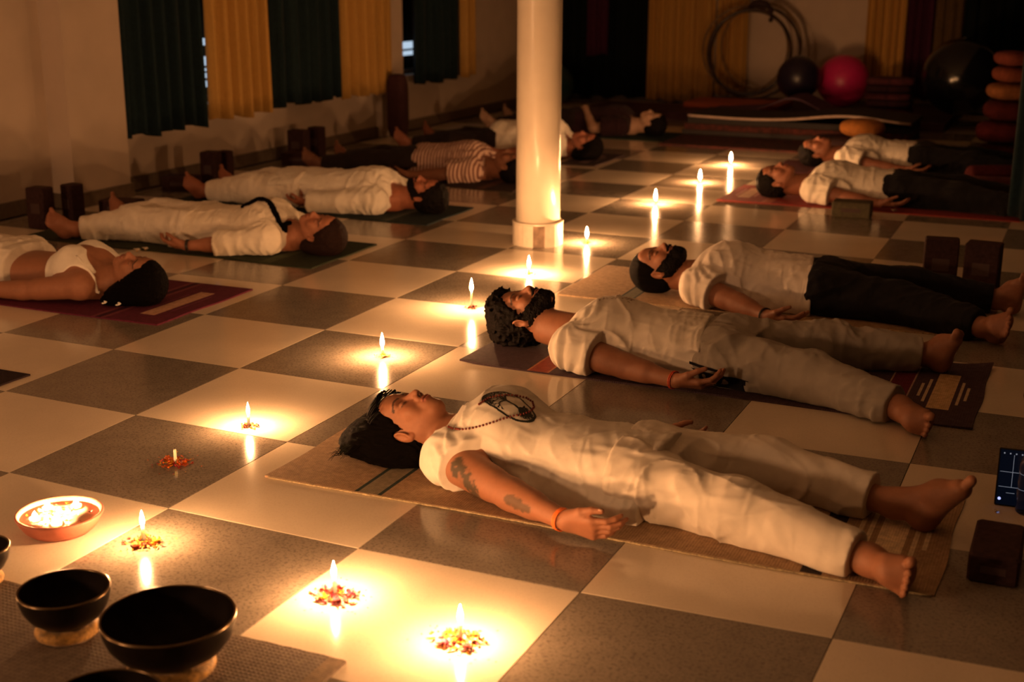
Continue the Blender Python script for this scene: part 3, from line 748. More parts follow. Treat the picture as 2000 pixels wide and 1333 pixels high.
class Person:
    def __init__(s, label, O, dirx, mz, h=.008, hf=.003, group=None):
        s.O = np.array([O[0], O[1], mz]); s.d = dirx; s.h = h; s.hf = hf
        s.root = empty('person', tuple(s.O), 0 if dirx > 0 else math.pi, label, 'person', group)
        s.ops = []; s.fine = []; s.bw = 1.0
    def L(s, p): # world -> local
        p = np.array(p, float)-s.O
        return np.array([p[0]*s.d, p[1]*s.d, p[2]])
    def body(s, xs, xh, ya, yh, bw=1.0, dep=1.0, bust=0.0, head=None, hs=1.0, tilt=0, turn=0, male=False, arms=None, legs=None, skin=(.30, .145, .08), lips=(.30, .09, .06),
             hairc=(.02, .012, .01), hand=None, finehead=.0028):
        """all coordinates local; arms/legs: dict side -> joints"""
        s.bw = bw; s.xs, s.xh, s.ya, s.yh = xs, xh, ya, yh
        L = xh-xs
        def yc(x): return ya+(yh-ya)*(x-xs)/L
        X = [(-.060, .050, .050), (-.035, .100, .060), (0, .155, .082), (.06, .160, .100), (.15, .145, .105), (.27, .122, .088), (L-.10, .145, .084), (L, .162, .084), (L+.05, .15, .078), (L+.10, .10, .065)]
        s.st = [(xs+a, yc(xs+a), b*bw, c*dep*.97, c*dep) for a, b, c in X]
        B = [('u', loft(s.st), 0)]
        if bust:
            for q in (-1, 1): B.append(('u', ell((xs+.12, yc(xs+.12)+q*.055, .135), (.075, .07, .062+bust)), .07))
        O, Mh = np.array(head), headmat(tilt, turn); s.HO, s.HM, s.hs, s.male = O, Mh, hs, male
        nb = O+Mh.T@np.array([.045, 0, -.030])*hs
        B += [('u', cone(nb, (xs-.02, ya, .085), .054*hs*(1.14 if male else .97), .070*bw), .035)]
        for q in (-1, 1): B.append(('u', cone((xs-.045, ya+q*.015, .078), (xs+.015, ya+q*.10*bw, .078), .050, .048), .04))
        s.arms = arms; s.legs = legs; s.hands = {}
        for q in (-1, 1):
            a = arms[q]; sh = np.array([xs+.022, ya+q*.158*bw, .080]); s.arms[q]['sh'] = sh
            e = np.array(a['e']); w_ = np.array(a['w']); k = a.get('r', 1.0)
            B += [('u', ell(sh, (.058, .052, .055)), .04), ('u', cone(sh, e, .050*k, .039*k), .03), ('u', cone(sh+(e-sh)*.3, sh+(e-sh)*.75, .046*k, .043*k), .02),
                  ('u', cone(e, w_, .038*k, .0245*k), .02), ('u', cone(e+(w_-e)*.12, e+(w_-e)*.45, .039*k, .034*k), .02)]
            hp = a.get('hand')
            if hp:
                ho, nail = hand_ops(w_, hp['D'], hp['N'], hp.get('s', 1.0), hp.get('thumb', 1), hp.get('curl', (.5, .55, .6, .65)), hp.get('spread', .06), hp.get('tb', .5)); B += ho; s.hands[q] = nail
                if hp.get('fine'):
                    c_ = w_+unit(hp['D'])*.09; s.fine.append((c_-.115, c_+.115, hp['fine']))
            g = legs[q]; hp_ = np.array([xh, yh+q*.088*bw, .080]); kn = np.array(g['k']); an = np.array(g['a']); kk = g.get('r', 1.0)
            B += [('u', cone(hp_, kn, .078*kk, .054*kk), .05), ('u', cone(kn, an, .053*kk, .034*kk), .03), ('u', cone(kn+(an-kn)*.15, kn+(an-kn)*.5, .052*kk, .046*kk), .03)]
            if 'h' in g:
                B += foot_ops(an, g['h'], g['t'], g.get('s', 1.0), g['side'])
                if g.get('fine'):
                    pts = np.array([an, g['h'], g['t']]); s.fine.append((pts.min(0)-.06, pts.max(0)+.06, g['fine']))
        B += head_ops(O, Mh, hs, male)
        if finehead: s.fine.insert(0, (O-.135*hs, O+.145*hs, finehead))
        B.append(('i', plane((0, 0, -1), -.001), 0))
        s.ops = B
        V, F = grids(B, None, s.h, s.fine)
        c = skin_colours(V, O, Mh, hs, skin, male, lips, hairc)
        s.skinV = V
        s.skinF = F; s.skinC = c
        return s
    def finish_skin(s, fn=None):
        if fn: s.skinC = fn(s.skinV, s.skinC)
        o = mesh_obj('body', s.skinV, s.skinF, skin_mat(), s.root, True, col=s.skinC); return o
    def garment(s, name, ops, m, h, label=None, hollow=None, col=None, nocol=False):
        V, F = grids(ops, None, h, [])
        o = mesh_obj(name, V, F, m, s.root, True, col=(col(V) if col else None))
        if label: o['label'] = label
        return o, V, F
    def shirt(s, m, ease=.014, hemx=None, sleeve=.5, hemdrop=.02, h=.006, name='shirt', amp=.006, seed=1, label=None, neck=.0, sl_r=.012, top=True, sleeves=True, tilt=0.0, hemcut=(1, 0, 0), col=None, long_r=None, neckc=None, flare=0.0, ridge=1.0):
        hemx = hemx or s.xh+.02
        st = [(x, y, hw+ease+flare*max(0, (x-s.xs)/(s.xh-s.xs)), max(zc, hd+ease)*.97+ease*.2, hd+ease) for x, y, hw, zc, hd in s.st]
        if hemx > st[-1][0]-.03:
            x, y, hw, zc, hd = st[-3]; st = st[:-2]+[(hemx+.06, y, hw+.01, zc, hd*.96)]
        ops = [('u', loft(st, 2.1), 0)]
        if s.bustv: 
            for q in (-1, 1): ops.append(('u', ell((s.xs+.12, s.ya+q*.050, .138), (.080, .075, .064+s.bustv+ease)), .08))
        Ls = []
        for q in (-1, 1):
            a = s.arms[q]; sh, e, w_ = np.array(a['sh']), np.array(a['e']), np.array(a['w']); k = a.get('r', 1)
            ops.append(('u', ell(sh+np.array([.0, 0, .0]), (.060+ease, .056+ease, .060+ease)), .04))
            if sleeve <= 1:
                ed = sh+(e-sh)*(sleeve+.12)
                ops.append(('u', cone(sh, ed, .052*k+ease, .052*k+sl_r+ease*.7, .95), .035))
                Ls.append((sh, e, sleeve))
            else:
                ed = e+(w_-e)*(sleeve-1+.1)
                ops += [('u', cone(sh, e, .052*k+ease, .046*k+ease), .035), ('u', cone(e, ed, .046*k+ease, .034*k+sl_r+ease), .03)]
                Ls.append((e, w_, sleeve-1))
        for q, dropr in ((-1, hemdrop), (1, hemdrop)):   # cloth falling to the mat beside the hips
            if dropr: ops.append(('u', cone((s.xs+.20, s.ya+q*.135*s.bw, .03), (hemx+.03, s.yh+q*(.155*s.bw+dropr), .022), .03, .032), .05))
        ops.append(('d', folds((1, .2*s.d, 0), 11, 5, amp*.8, seed, ridge), 0))
        for q in (-1, 1):   # tension folds from the armpits
            sh = s.arms[q]['sh']
            def g(x, y, z, sh=sh, q=q):
                dx = x-sh[0]; dy = (y-sh[1])*q; r = np.sqrt(dx*dx+dy*dy+.0004); an = np.arctan2(dy, dx)
                return -amp*.5*np.sin(an*9+seed+7*vnoise(x*9, y*9, z*9))*np.exp(-((r-.085)/.05)**2)
            ops.append(('d', (g, sh-.2, sh+.2), 0))
        n = unit(hemcut); ops.append(('i', plane(n, n[0]*hemx+n[1]*s.yh), .004))
        for sh, e, k in Ls:
            dv = unit(e-sh); Ln = np.linalg.norm(e-sh); c_ = sh+dv*Ln*k; q = np.sign(sh[1]-s.ya); dv = unit(dv+np.array([0, q*tilt, 0]))
            lim2_ = .138*s.bw+ease+.012
            # cut only the arm side, never the trunk
            def cf(x, y, z, dv=dv, c_=c_, q=q, Ln=Ln, k=k, lo=s.ya, lim2=lim2_):
                pl = (x-c_[0])*dv[0]+(y-c_[1])*dv[1]+(z-c_[2])*dv[2]
                # distance from the arm axis beyond the cut
                px, py, pz = x-c_[0], y-c_[1], z-c_[2]
                ax_ = np.sqrt(np.maximum(px*px+py*py+pz*pz-pl*pl, 0))
                return np.minimum(np.minimum(pl, .13-ax_), np.abs(y-lo)-lim2)
            ops.append(('i', (cf, None, None), .0))
        # neckline
        nk = neckc if neckc is not None else (s.xs-.055, s.ya, .115)
        ops.append(('s', ell(nk, (.060+neck, .078, .085)), .006))
        ops.append(('i', plane((0, 0, -1), -.0015), 0))
        # hollow at the openings
        body = [o for o in s.ops]
        o, V, F = s.garment(name, ops, m, h, label, col=col)
        s.shirtV, s.shirtF = V, F
        return o
    def trousers(s, m, ease=.02, top=None, cuffs=(None, None), h=.007, amp=.008, seed=2, name='trousers', label=None, cuff_r=.0, knee_r=.0, col=None, loose=1.0, fold_f=12, sag=.0):
        top = top or s.xh-.12
        st = [(x, y, hw+ease*.8, max(zc, hd+ease*.6)*.98, hd+ease*.6) for x, y, hw, zc, hd in s.st if x > top-.12]
        ops = [('u', loft(st, 2.4), 0)]; cuts = []
        for q in (-1, 1):
            g = s.legs[q]; hp_ = np.array([s.xh, s.yh+q*.088*s.bw, .082]); kn = np.array(g['k']); an = np.array(g['a']); kk = g.get('r', 1)
            c = g.get('cuff', .93); ce = kn+(an-kn)*c; dv = unit(an-kn)
            e2 = kn+(an-kn)*(c+.12)
            lowk = np.array([kn[0], kn[1], kn[2]-sag]); 
            ops += [('u', cone(hp_, kn, .080*kk+ease, .058*kk+ease*1.1+knee_r, .98), .05), ('u', cone(kn, e2, .060*kk+ease*1.1+knee_r, .036*kk+ease*.8+cuff_r, .98), .04)]
            if loose:   # slack cloth resting on the mat below the leg
                ops.append(('u', cone(hp_*np.array([1, 1, 0])+np.array([.05, q*.02, .045]), kn*np.array([1, 1, 0])+np.array([.04, q*.012, .035]), .055*loose, .045*loose), .05))
                ops.append(('u', cone(kn*np.array([1, 1, 0])+np.array([.04, q*.012, .035]), ce*np.array([1, 1, 0])+np.array([-.05, 0, .03]), .045*loose, .028*loose), .05))
            ax_ = unit(kn-hp_)
            ops.append(('d', boxed(folds((.55, .8*q, .2), fold_f, 3.5, amp, seed+q, 1.0), (s.xh-.05, min(hp_[1], kn[1], an[1])-.11 if q < 0 else s.yh, -.02), (an[0]+.1, max(hp_[1], kn[1], an[1])+.11 if q > 0 else s.yh, .3)), 0))
            def cf(x, y, z, dv=dv, ce=ce, q=q, yh=s.yh):
                pl = (x-ce[0])*dv[0]+(y-ce[1])*dv[1]+(z-ce[2])*dv[2]
                px, py, pz = x-ce[0], y-ce[1], z-ce[2]; rr = np.sqrt(np.maximum(px*px+py*py+pz*pz-pl*pl, 0))
                return np.minimum(pl, .14-rr)
            cuts.append(('i', (cf, None, None), 0))
        ops += cuts
        ops.append(('i', plane((-1, 0, 0), -top), .003)); ops.append(('i', plane((0, 0, -1), -.0012), 0))
        o, V, F = s.garment(name, ops, m, h, label, col=col); s.trV, s.trF = V, F
        return o
    def hair(s, m, thick=.010, line=.022, curly=0.0, cf=60, extra=None, nape=.06, h=.0035, name='hair', flow=.0025, jawx=None, excl_ear=True, side=0.0, label=None):
        O, Mh, k = s.HO, s.HM, s.hs
        t = thick
        P = [('u', tf(ell((-.022, 0, -.012), (.096+t, .075+t*.8, .096+t)), O, Mh, k), 0)]
        P.append(('u', tf(ell((.02, 0, -.035), (.055+t*.6, .062+t*.6, .055+t*.4)), O, Mh, k), .02))
        cut = [('i', tf(((lambda x, y, z: .55*x+.83*z-line+side*np.abs(y)), None, None), O, Mh, k), .006), ('i', tf(((lambda x, y, z: x-nape-.0*z), None, None), O, Mh, k), .006)]
        for e in (extra or []): P.append(e)
        if excl_ear:
            for q in (-1, 1): cut.append(('s', tf(ell((.022, q*.084, .004), (.034, .022, .023)), O, Mh, k), .004))
        if curly:
            def cz(x, y, z): return -curly*(1-2*np.abs(vnoise(x*cf, y*cf, z*cf)))-curly*.5*vnoise(x*cf*2.2, y*cf*2.2, z*cf*2.2)
            cut.append(('d', (cz, None, None), 0))
        elif flow:
            def fl(x, y, z): return -flow*(1-2*np.abs(vnoise(x*14, y*110+6*vnoise(x*12, y*12, z*12), z*110)))
            cut.append(('d', (fl, None, None), 0))
        cut.append(('i', plane((0, 0, -1), -.0015), 0))
        V, F = grids(P+cut, None, h, []); o = mesh_obj(name, V, F, m, s.root, True)
        if label: o['label'] = label
        return o
    def beard(s, m, t=.004, h=.0028, long_=0.0, label=None):
        O, Mh, k = s.HO, s.HM, s.hs; P = []
        for kind, (f, l, u), kk in head_ops(O, Mh, k, s.male, ears=False):
            if kind == 'u': P.append(('u', ((lambda x, y, z, f=f: f(x, y, z)-t), l-t, u+t), kk))
        if long_: P.append(('u', tf(ell((.105+long_*.4, 0, .060), (.022+long_*.5, .034, .026)), O, Mh, k), .02))
        P.append(('i', tf(((lambda x, y, z: np.minimum(.86*z-x-.002+.0045*vnoise(x*55, y*55, z*55)+.004*vnoise(x*140, y*140, z*140), np.sqrt(((x-.0615)/.0058)**2+(y/.030)**2+((z-.093)/.022)**2)*.006-.006)), None, None), O, Mh, k), .004))
        P.append(('s', tf(ell((.0745, 0, .103), (.0085, .021, .016)), O, Mh, k), .003))
        P.append(('s', tf(ell((.045, 0, .108), (.017, .020, .026)), O, Mh, k), .003))
        P.append(('s', tf(ell((.030, .040, .075), (.026, .026, .020)), O, Mh, k), .003)); P.append(('s', tf(ell((.030, -.040, .075), (.026, .026, .020)), O, Mh, k), .003))
        P.append(('i', tf(((lambda x, y, z: x-.118-long_), None, None), O, Mh, k), .004))
        P.append(('i', tf(((lambda x, y, z: -.018-z), None, None), O, Mh, k), .006))
        def cz(x, y, z): return -.0022*(1-2*np.abs(vnoise(x*130, y*130, z*130)))
        P.append(('d', (cz, None, None), 0))
        V, F = grids(P, None, h, []); o = mesh_obj('beard', V, F, m, s.root, True)
        return o
    bustv = 0.0
    def band(s, name, c, dv, r, th, m, n=2, gap=.005, label=None):
        """cord wound round a wrist"""
        dv = Vector(unit(dv)); mb = MB(); a = dv.orthogonal().normalized(); b = dv.cross(a)
        for i in range(n):
            cc = Vector(c)+dv*gap*i; P = [cc+(a*math.cos(t)+b*math.sin(t))*r for t in [2*math.pi*j/20 for j in range(21)]]
            mb.tube(P, th, 6)
        o = mb.build(name, m, s.root, True)
        if label: o['label'] = label
        return o

# ================================================================== the people
MZ = .0062
M_WHITE = cloth_mat('white_cotton', (.84, .78, .68)); M_WHITE2 = cloth_mat('off_white_jersey', (.82, .74, .63), bump=.15)
M_BLACK = cloth_mat('black_jersey', (.010, .009, .010), .9)
M_THREAD = mat('red_thread', (.75, .09, .02), .7, var=.2, vscale=200); M_THREAD2 = mat('orange_thread', (.95, .22, .04), .6, var=.1, vscale=200)

# ---- 1: woman in white, tattooed arm, nearest mat
p = Person('woman lying on the nearest beige mat, white t-shirt with a tree print, tattooed arm', (.90, .62), 1, MZ, h=.007)
p.bustv = .022
L = p.L
p.body(xs=L((1.20, 0, 0))[0], xh=L((1.755, 0, 0))[0], ya=0.0, yh=-.015, bw=1.02, bust=.020, head=L((1.015, .615, .108)), hs=1.0, tilt=.10, turn=.12,
       arms={-1: dict(e=L((1.455, .36, .058)), w=L((1.660, .262, .052)), r=1.08, hand=dict(D=(1, -.14, -.02), N=(.10, .85, .40), thumb=-1, fine=.0024, curl=(.50, .56, .62, .66), tb=.25, spread=-.01)),
             1: dict(e=L((1.47, .90, .055)), w=L((1.68, .98, .045)), hand=dict(D=(1, .1, 0), N=(0, -.5, .8), thumb=1))},
       legs={-1: dict(k=L((2.07, .44, .085)), a=L((2.425, .345, .052)), h=L((2.485, .335, .036)), t=L((2.535, .235, .115)), side=(.15, -.6, -.75), fine=.003, cuff=.90),
             1: dict(k=L((2.07, .79, .085)), a=L((2.43, .715, .058)), h=L((2.505, .700, .036)), t=L((2.625, .650, .185)), side=(.1, .8, -.3), fine=.003, cuff=.82, s=1.02)},
       skin=(.36, .155, .082), lips=(.34, .10, .07))
A0 = p.arms[-1]['sh']; A1 = np.array(p.arms[-1]['e']); A2 = np.array(p.arms[-1]['w'])
def tattoo(V, c):
    ink = np.array((.040, .043, .026)); ux = unit(A1-A0)
    for a, b, spots in ((A0, A1, [(.088, .034, .016), (.098, .020, .016), (.112, .026, .017), (.124, .016, .017), (.138, .012, .018), (.150, .004, .019), (.160, -.008, .019), (.168, -.018, .016), (.172, -.004, .012), (.135, .026, .012), (.118, .008, .010)]),
                        (A1, A2, [(.050, .016, .012), (.064, .020, .010), (.076, .012, .012), (.090, .016, .010), (.104, .010, .010), (.118, .012, .009), (.084, .022, .008)])):
        u = unit(b-a); t = (V-a)@u; z = V[:, 2]-(a[2]+(b[2]-a[2])*np.clip(t/np.linalg.norm(b-a), 0, 1))
        near = np.linalg.norm(V-a-t[:, None]*u, axis=1) < .075
        m = np.full(len(V), -1.)
        for (tt, zz, r) in spots: m = np.maximum(m, 1-((t-tt)**2+(z-zz+.008)**2)/(r*r*1.7))
        n = vnoise(V[:, 0]*110, V[:, 1]*110, V[:, 2]*110)*.5+vnoise(V[:, 0]*240, V[:, 1]*240, V[:, 2]*240)*.25
        k = np.clip((m+n*.30+.12)*4, 0, 1)*near*(m > -.5)*(V[:, 1] < a[1]+.03)*(t > 0)
        holes = np.clip((vnoise(V[:, 0]*75+5, V[:, 1]*75, V[:, 2]*75)-.30)*5, 0, .75) if a is A0 else 0*k+.2
        k = k*(1-holes)*.88
        c = c*(1-k[:, None])+ink*k[:, None]
    return c
p.finish_skin(tattoo)
p.shirt(M_WHITE, ease=.010, hemx=L((1.835, 0, 0))[0], sleeve=.30, tilt=.55, hemdrop=.035, h=.0048, amp=.0055, seed=4, name='t_shirt', sl_r=.014, hemcut=(1, -.10, 0))
p.trousers(M_WHITE2, ease=.011, h=.005, amp=.0062, seed=8, top=L((1.70, 0, 0))[0], cuff_r=.010, knee_r=.003, fold_f=8, loose=.72)
# hair: pulled back, loose and wavy on the mat
O, Mh = p.HO, p.HM
ex = [('u', ell(O+np.array([-.105, -.010, -.045]), (.085, .080, .062)), .05), ('u', ell(O+np.array([-.155, -.035, -.068]), (.060, .060, .040)), .04),
      ('u', ell(O+np.array([-.06, -.055, -.060]), (.09, .055, .048)), .04), ('u', ell(O+np.array([-.02, -.07, -.085]), (.08, .05, .028)), .03), ('u', ell(O+np.array([.04, -.01, -.07]), (.07, .075, .05)), .03)]
p.hair(M_HAIR, thick=.012, line=.030, extra=ex, nape=.11, h=.0035, flow=.0045, side=.10)
lk = MB(); rr = random.Random(5)
for i in range(150):
    a0 = rr.uniform(-1.3, 1.2); st = O+np.array([-.10+.02*rr.random(), .080*math.sin(a0)-.02, -.02+.06*math.cos(a0)*rr.random()-.03])
    P = []; dx = -rr.uniform(.06, .125); dy = rr.uniform(-.06, .03); ph = rr.uniform(0, 6)
    for k in range(9):
        q = k/8; P.append((st[0]+dx*q, st[1]+dy*q+.008*math.sin(ph+q*6), max(.004, st[2]*(1-q)+rr.uniform(.004, .022)*q+.006*math.sin(ph+q*5))))
    lk.tube(P, [.0022*(1-.75*k/8) for k in range(9)], 5)
for i in range(46):      # strands combed back from the forehead and temple
    y0 = rr.uniform(-.075, .06); z0 = .066-.25*abs(y0); st = O+Mh.T@np.array([-.062+.3*abs(y0), y0, z0+.01]); en = O+np.array([-.14, y0*.8-.02, -.03])
    P = [];
    for k in range(9):
        q = k/8; m_ = st*(1-q)+en*q; c_ = m_-O; rad = np.linalg.norm(c_*np.array([.85, 1.1, .9])); want = .112+.004*math.sin(i+q*4)
        m_ = O+c_*(want/max(rad, .02)) if q < .7 else m_; P.append(tuple(m_))
    lk.tube(P, [.0018]*9, 4)
lk.build('loose_strands', M_HAIR, p.root, True)
w_ = A2+unit(A1-A2)*.010
p.band('wrist_thread', w_+np.array([-.006, 0, 0]), A2-A1, .0300, .0022, M_THREAD2, 3, .0045, 'orange threads tied round the wrist')
# nail on the thumb
t2, t3, tv = p.hands[-1]
MB().sphere(tuple(t3+np.array([-.002, -.004, .0045])), .0055, 10, 6, (1.25, .9, .5)).build('thumb_nail', mat('pearly_nail', (.75, .45, .32), .2), p.root, True)
# bead necklace and printed tree
bvh = BVHTree.FromPolygons([tuple(v) for v in p.shirtV], [tuple(f) for f in p.shirtF])
def drop(x, y, off):
    h_ = bvh.ray_cast(Vector((x, y, .6)), Vector((0, 0, -1)))
    return np.array([x, y, (h_[0].z if h_[0] is not None else .15)+off])
def W2L(px, py, z): return L(at(px, py, z))
beads = MB(); xs_ = p.xs; OC = Vector(L(CAM))
def pick(px, py, surf=None):
    h_ = (surf or bvh).ray_cast(OC, Vector(unit(ray(px, py))))
    return h_[0]
sk_ = BVHTree.FromPolygons([tuple(v) for v in p.skinV], [tuple(f) for f in p.skinF])
way = [(872, 834), (884, 839), (900, 841), (920, 839), (940, 834), (960, 828), (980, 821), (1000, 815), (1020, 811), (1036, 806), (1043, 797), (1040, 787), (1028, 779), (1010, 775), (990, 773), (972, 775), (955, 779), (943, 786), (934, 793)]
pts = []
for k in range(len(way)-1):
    for j in range(6):
        a_ = way[k]; b_ = way[k+1]; h1 = pick(a_[0]+(b_[0]-a_[0])*j/6, a_[1]+(b_[1]-a_[1])*j/6); h2 = pick(a_[0]+(b_[0]-a_[0])*j/6, a_[1]+(b_[1]-a_[1])*j/6, sk_)
        hh = [h for h in (h1, h2) if h is not None]
        if hh:
            h = min(hh, key=lambda v: (v-OC).length)
            if not pts or (h-pts[-1]).length < .05: pts.append(h)
acc = 0; last = pts[0]
for q in pts:
    d_ = q-last; n_ = int(d_.length/.0058)
    for i_ in range(n_):
        c_ = last.lerp(q, (i_+1)/n_); beads.sphere((c_.x, c_.y, c_.z+.0028), .0034, 8, 6)
    if n_: last = q
tag(beads.build('bead_necklace', mat('dark_red_bead', (.16, .022, .012), .35, .4), p.root, True), kind='stuff')['label'] = 'string of dark red prayer beads'
def printed(name, cx, cy, R, test, m, step=.0016, off=.0012, sy=1.0):
    n = int(2*R/step); V = []; F = []; idx = {}
    g = [[drop(cx-R+i*step, cy-R*sy+j*step, off) for j in range(int(2*R*sy/step)+1)] for i in range(n+1)]
    def vid(i, j):
        if (i, j) not in idx: idx[i, j] = len(V); V.append(tuple(g[i][j]))
        return idx[i, j]
    for i in range(n):
        for j in range(len(g[0])-1):
            x = (-R+(i+.5)*step)/R; y = (-R*sy+(j+.5)*step)/R
            if test(x, y/sy) and max(abs(g[i][j][2]-g[i+1][j+1][2]), abs(g[i+1][j][2]-g[i][j+1][2])) < .02: F.append((vid(i, j), vid(i+1, j), vid(i+1, j+1), vid(i, j+1)))
    return mesh_obj(name, V, F, m, p.root)
segs = []
def branch(x, y, a, L_, wd, dep, sd):
    x2, y2 = x+math.cos(a)*L_, y+math.sin(a)*L_; segs.append((x, y, x2, y2, wd))
    if dep == 0: return
    r_ = random.Random(sd*17+dep*3+int(1e3*abs(a)))
    for k in ((-1, 1) if dep > 1 else (-1, 0, 1)): branch(x2, y2, a+k*r_.uniform(.3, .55)+r_.uniform(-.1, .1), L_*r_.uniform(.66, .8), wd*.66, dep-1, sd+k+2)
segs.append((.42, 0, -.12, 0, .12))
for a in (-1.15, -.62, -.2, .2, .62, 1.15): branch(-.1, 0, math.pi+a, .30, .055, 4, int(10+a*10))
for a in np.linspace(-1.15, 1.15, 11): branch(.36, 0, a, .30, .050, 1, int(50+a*10))
SG = np.array(segs)
def tree(x, y):
    r = math.hypot(x, y)
    if r > 1: return False
    if r > .90: return True
    d_ = SG[:, 2:4]-SG[:, :2]; pp = np.array([x, y])-SG[:, :2]; h_ = np.clip((pp*d_).sum(1)/(d_*d_).sum(1), 0, 1)
    ds = np.linalg.norm(pp-h_[:, None]*d_, axis=1)
    return bool((ds < SG[:, 4]*.5+.008).any())
_r = ray(986, 797); _o = L(CAM); _h = bvh.ray_cast(Vector(_o), Vector(unit(_r)))[0]
printed('shirt_print', _h.x, _h.y+.028, .083, tree, mat('black_green_print', (.012, .018, .014), .45, var=.5, vscale=90), sy=.56)['label'] = 'black tree in a circle printed on the chest'

# ---- 2: curly haired bearded man, grey trousers
M_TEE = cloth_mat('pale_grey_jersey', (.80, .73, .63)); M_GREY = cloth_mat('grey_track_cloth', (.36, .32, .27), .75)
p = Person('curly haired bearded man lying in a pale tee and grey trousers, red wrist thread', (.69, 1.90), 1, MZ, h=.007)
L = p.L
p.body(xs=L((1.105, 0, 0))[0], xh=L((1.66, 0, 0))[0], ya=-.045, yh=-.035, bw=1.12, dep=1.02, head=L((.83, 1.915, .120)), hs=1.08, tilt=.16, turn=.10, male=True,
       arms={-1: dict(e=L((1.335, 1.640, .058)), w=L((1.560, 1.565, .050)), r=1.12, hand=dict(D=(1, .02, .0), N=(-.05, .45, .85), thumb=-1, fine=.0026, curl=(.55, .62, .7, .75), s=1.08, tb=.5)),
             1: dict(e=L((1.37, 2.17, .055)), w=L((1.60, 2.22, .045)), r=1.1, hand=dict(D=(1, .1, 0), N=(0, -.5, .8), thumb=1))},
       legs={-1: dict(k=L((2.00, 1.70, .085)), a=L((2.325, 1.562, .056)), h=L((2.375, 1.545, .038)), t=L((2.440, 1.420, .085)), side=(.15, -.5, -.85), fine=.0032, cuff=.93, s=1.08),
             1: dict(k=L((1.99, 2.12, .090)), a=L((2.325, 2.215, .062)), h=L((2.375, 2.215, .038)), t=L((2.435, 2.150, .185)), side=(.1, .8, -.3), fine=.0032, cuff=.93, s=1.08)},
       skin=(.30, .125, .066), lips=(.24, .075, .05))
p.finish_skin()
def teecol(V): pass
p.shirt(M_TEE, ease=.016, hemx=L((1.590, 0, 0))[0], sleeve=.50, flare=.014, hemdrop=.02, h=.0052, amp=.0065, seed=14, name='t_shirt', sl_r=.020, hemcut=(1, .12, .0))
p.trousers(M_GREY, ease=.018, h=.006, amp=.008, seed=18, top=L((1.535, 0, 0))[0], cuff_r=.008, fold_f=10)
O, Mh = p.HO, p.HM
ex = [('u', tf(ell((-.085, 0, .045), (.050, .072, .050)), O, Mh, 1.08), .03), ('u', tf(ell((-.070, .01, .088), (.026, .045, .030)), O, Mh, 1.08), .02), ('u', tf(ell((-.065, .0, -.03), (.075, .080, .085)), O, Mh, 1.08), .03)]
p.hair(M_HAIRC, thick=.014, line=.034, curly=.0085, cf=48, extra=ex, nape=.055, h=.0036)
p.beard(M_HAIRC, t=.0042, long_=.004)
A1 = np.array(p.arms[-1]['e']); A2 = np.array(p.arms[-1]['w'])
p.band('wrist_thread', A2-unit(A2-A1)*.012, A2-A1, .0315, .0019, M_THREAD, 2, .006, 'red threads round the wrist')
bvh = BVHTree.FromPolygons([tuple(v) for v in p.shirtV], [tuple(f) for f in p.shirtF])
_s = np.random.RandomState(4); strokes = [(x, y, x+_s.uniform(-.05, .12), y+_s.uniform(-.25, .25), _s.uniform(.03, .07)) for x, y in zip(_s.uniform(-.7, .6, 26), _s.uniform(-.6, .6, 26))]
SG = np.array(strokes)
def strk(x, y):
    d_ = SG[:, 2:4]-SG[:, :2]; pp = np.array([x, y])-SG[:, :2]; h_ = np.clip((pp*d_).sum(1)/(d_*d_).sum(1), 0, 1)
    return bool((np.linalg.norm(pp-h_[:, None]*d_, axis=1) < SG[:, 4]*.5).any())
printed('shirt_print', p.xs+.13, -.03, .085, strk, mat('faded_brown_print', (.40, .29, .22), .8, var=.2, vscale=90), step=.003)['label'] = 'faded abstract print on the chest'
# dark side stripe of the trousers: strip pressed on the hip
tb = BVHTree.FromPolygons([tuple(v) for v in p.trV], [tuple(f) for f in p.trF])
def strip(name, pts, wdt, m, label):
    V = []; F = []
    for i, (x, z) in enumerate(pts):
        for k in (0, 1):
            hh = tb.ray_cast(Vector((x, -1.0, z-k*wdt)), Vector((0, 1, 0)))
            y = (hh[0].y if hh[0] is not None else -.2)-.0045; V.append((x, y, z-k*wdt))
    for i in range(len(pts)-1): F.append((2*i, 2*i+1, 2*i+3, 2*i+2))
    mesh_obj(name, V, F, m, p.root)['label'] = label
strip('side_stripe', [(p.xh-.09+.012*i, .088-.001*i) for i in range(12)], .010, M_BLACK, 'thin black stripe at the pocket')
strip('side_panel', [(p.xh-.09+.012*i, .066-.0008*i) for i in range(20)], .05, M_BLACK, 'black side panel of the grey trousers')

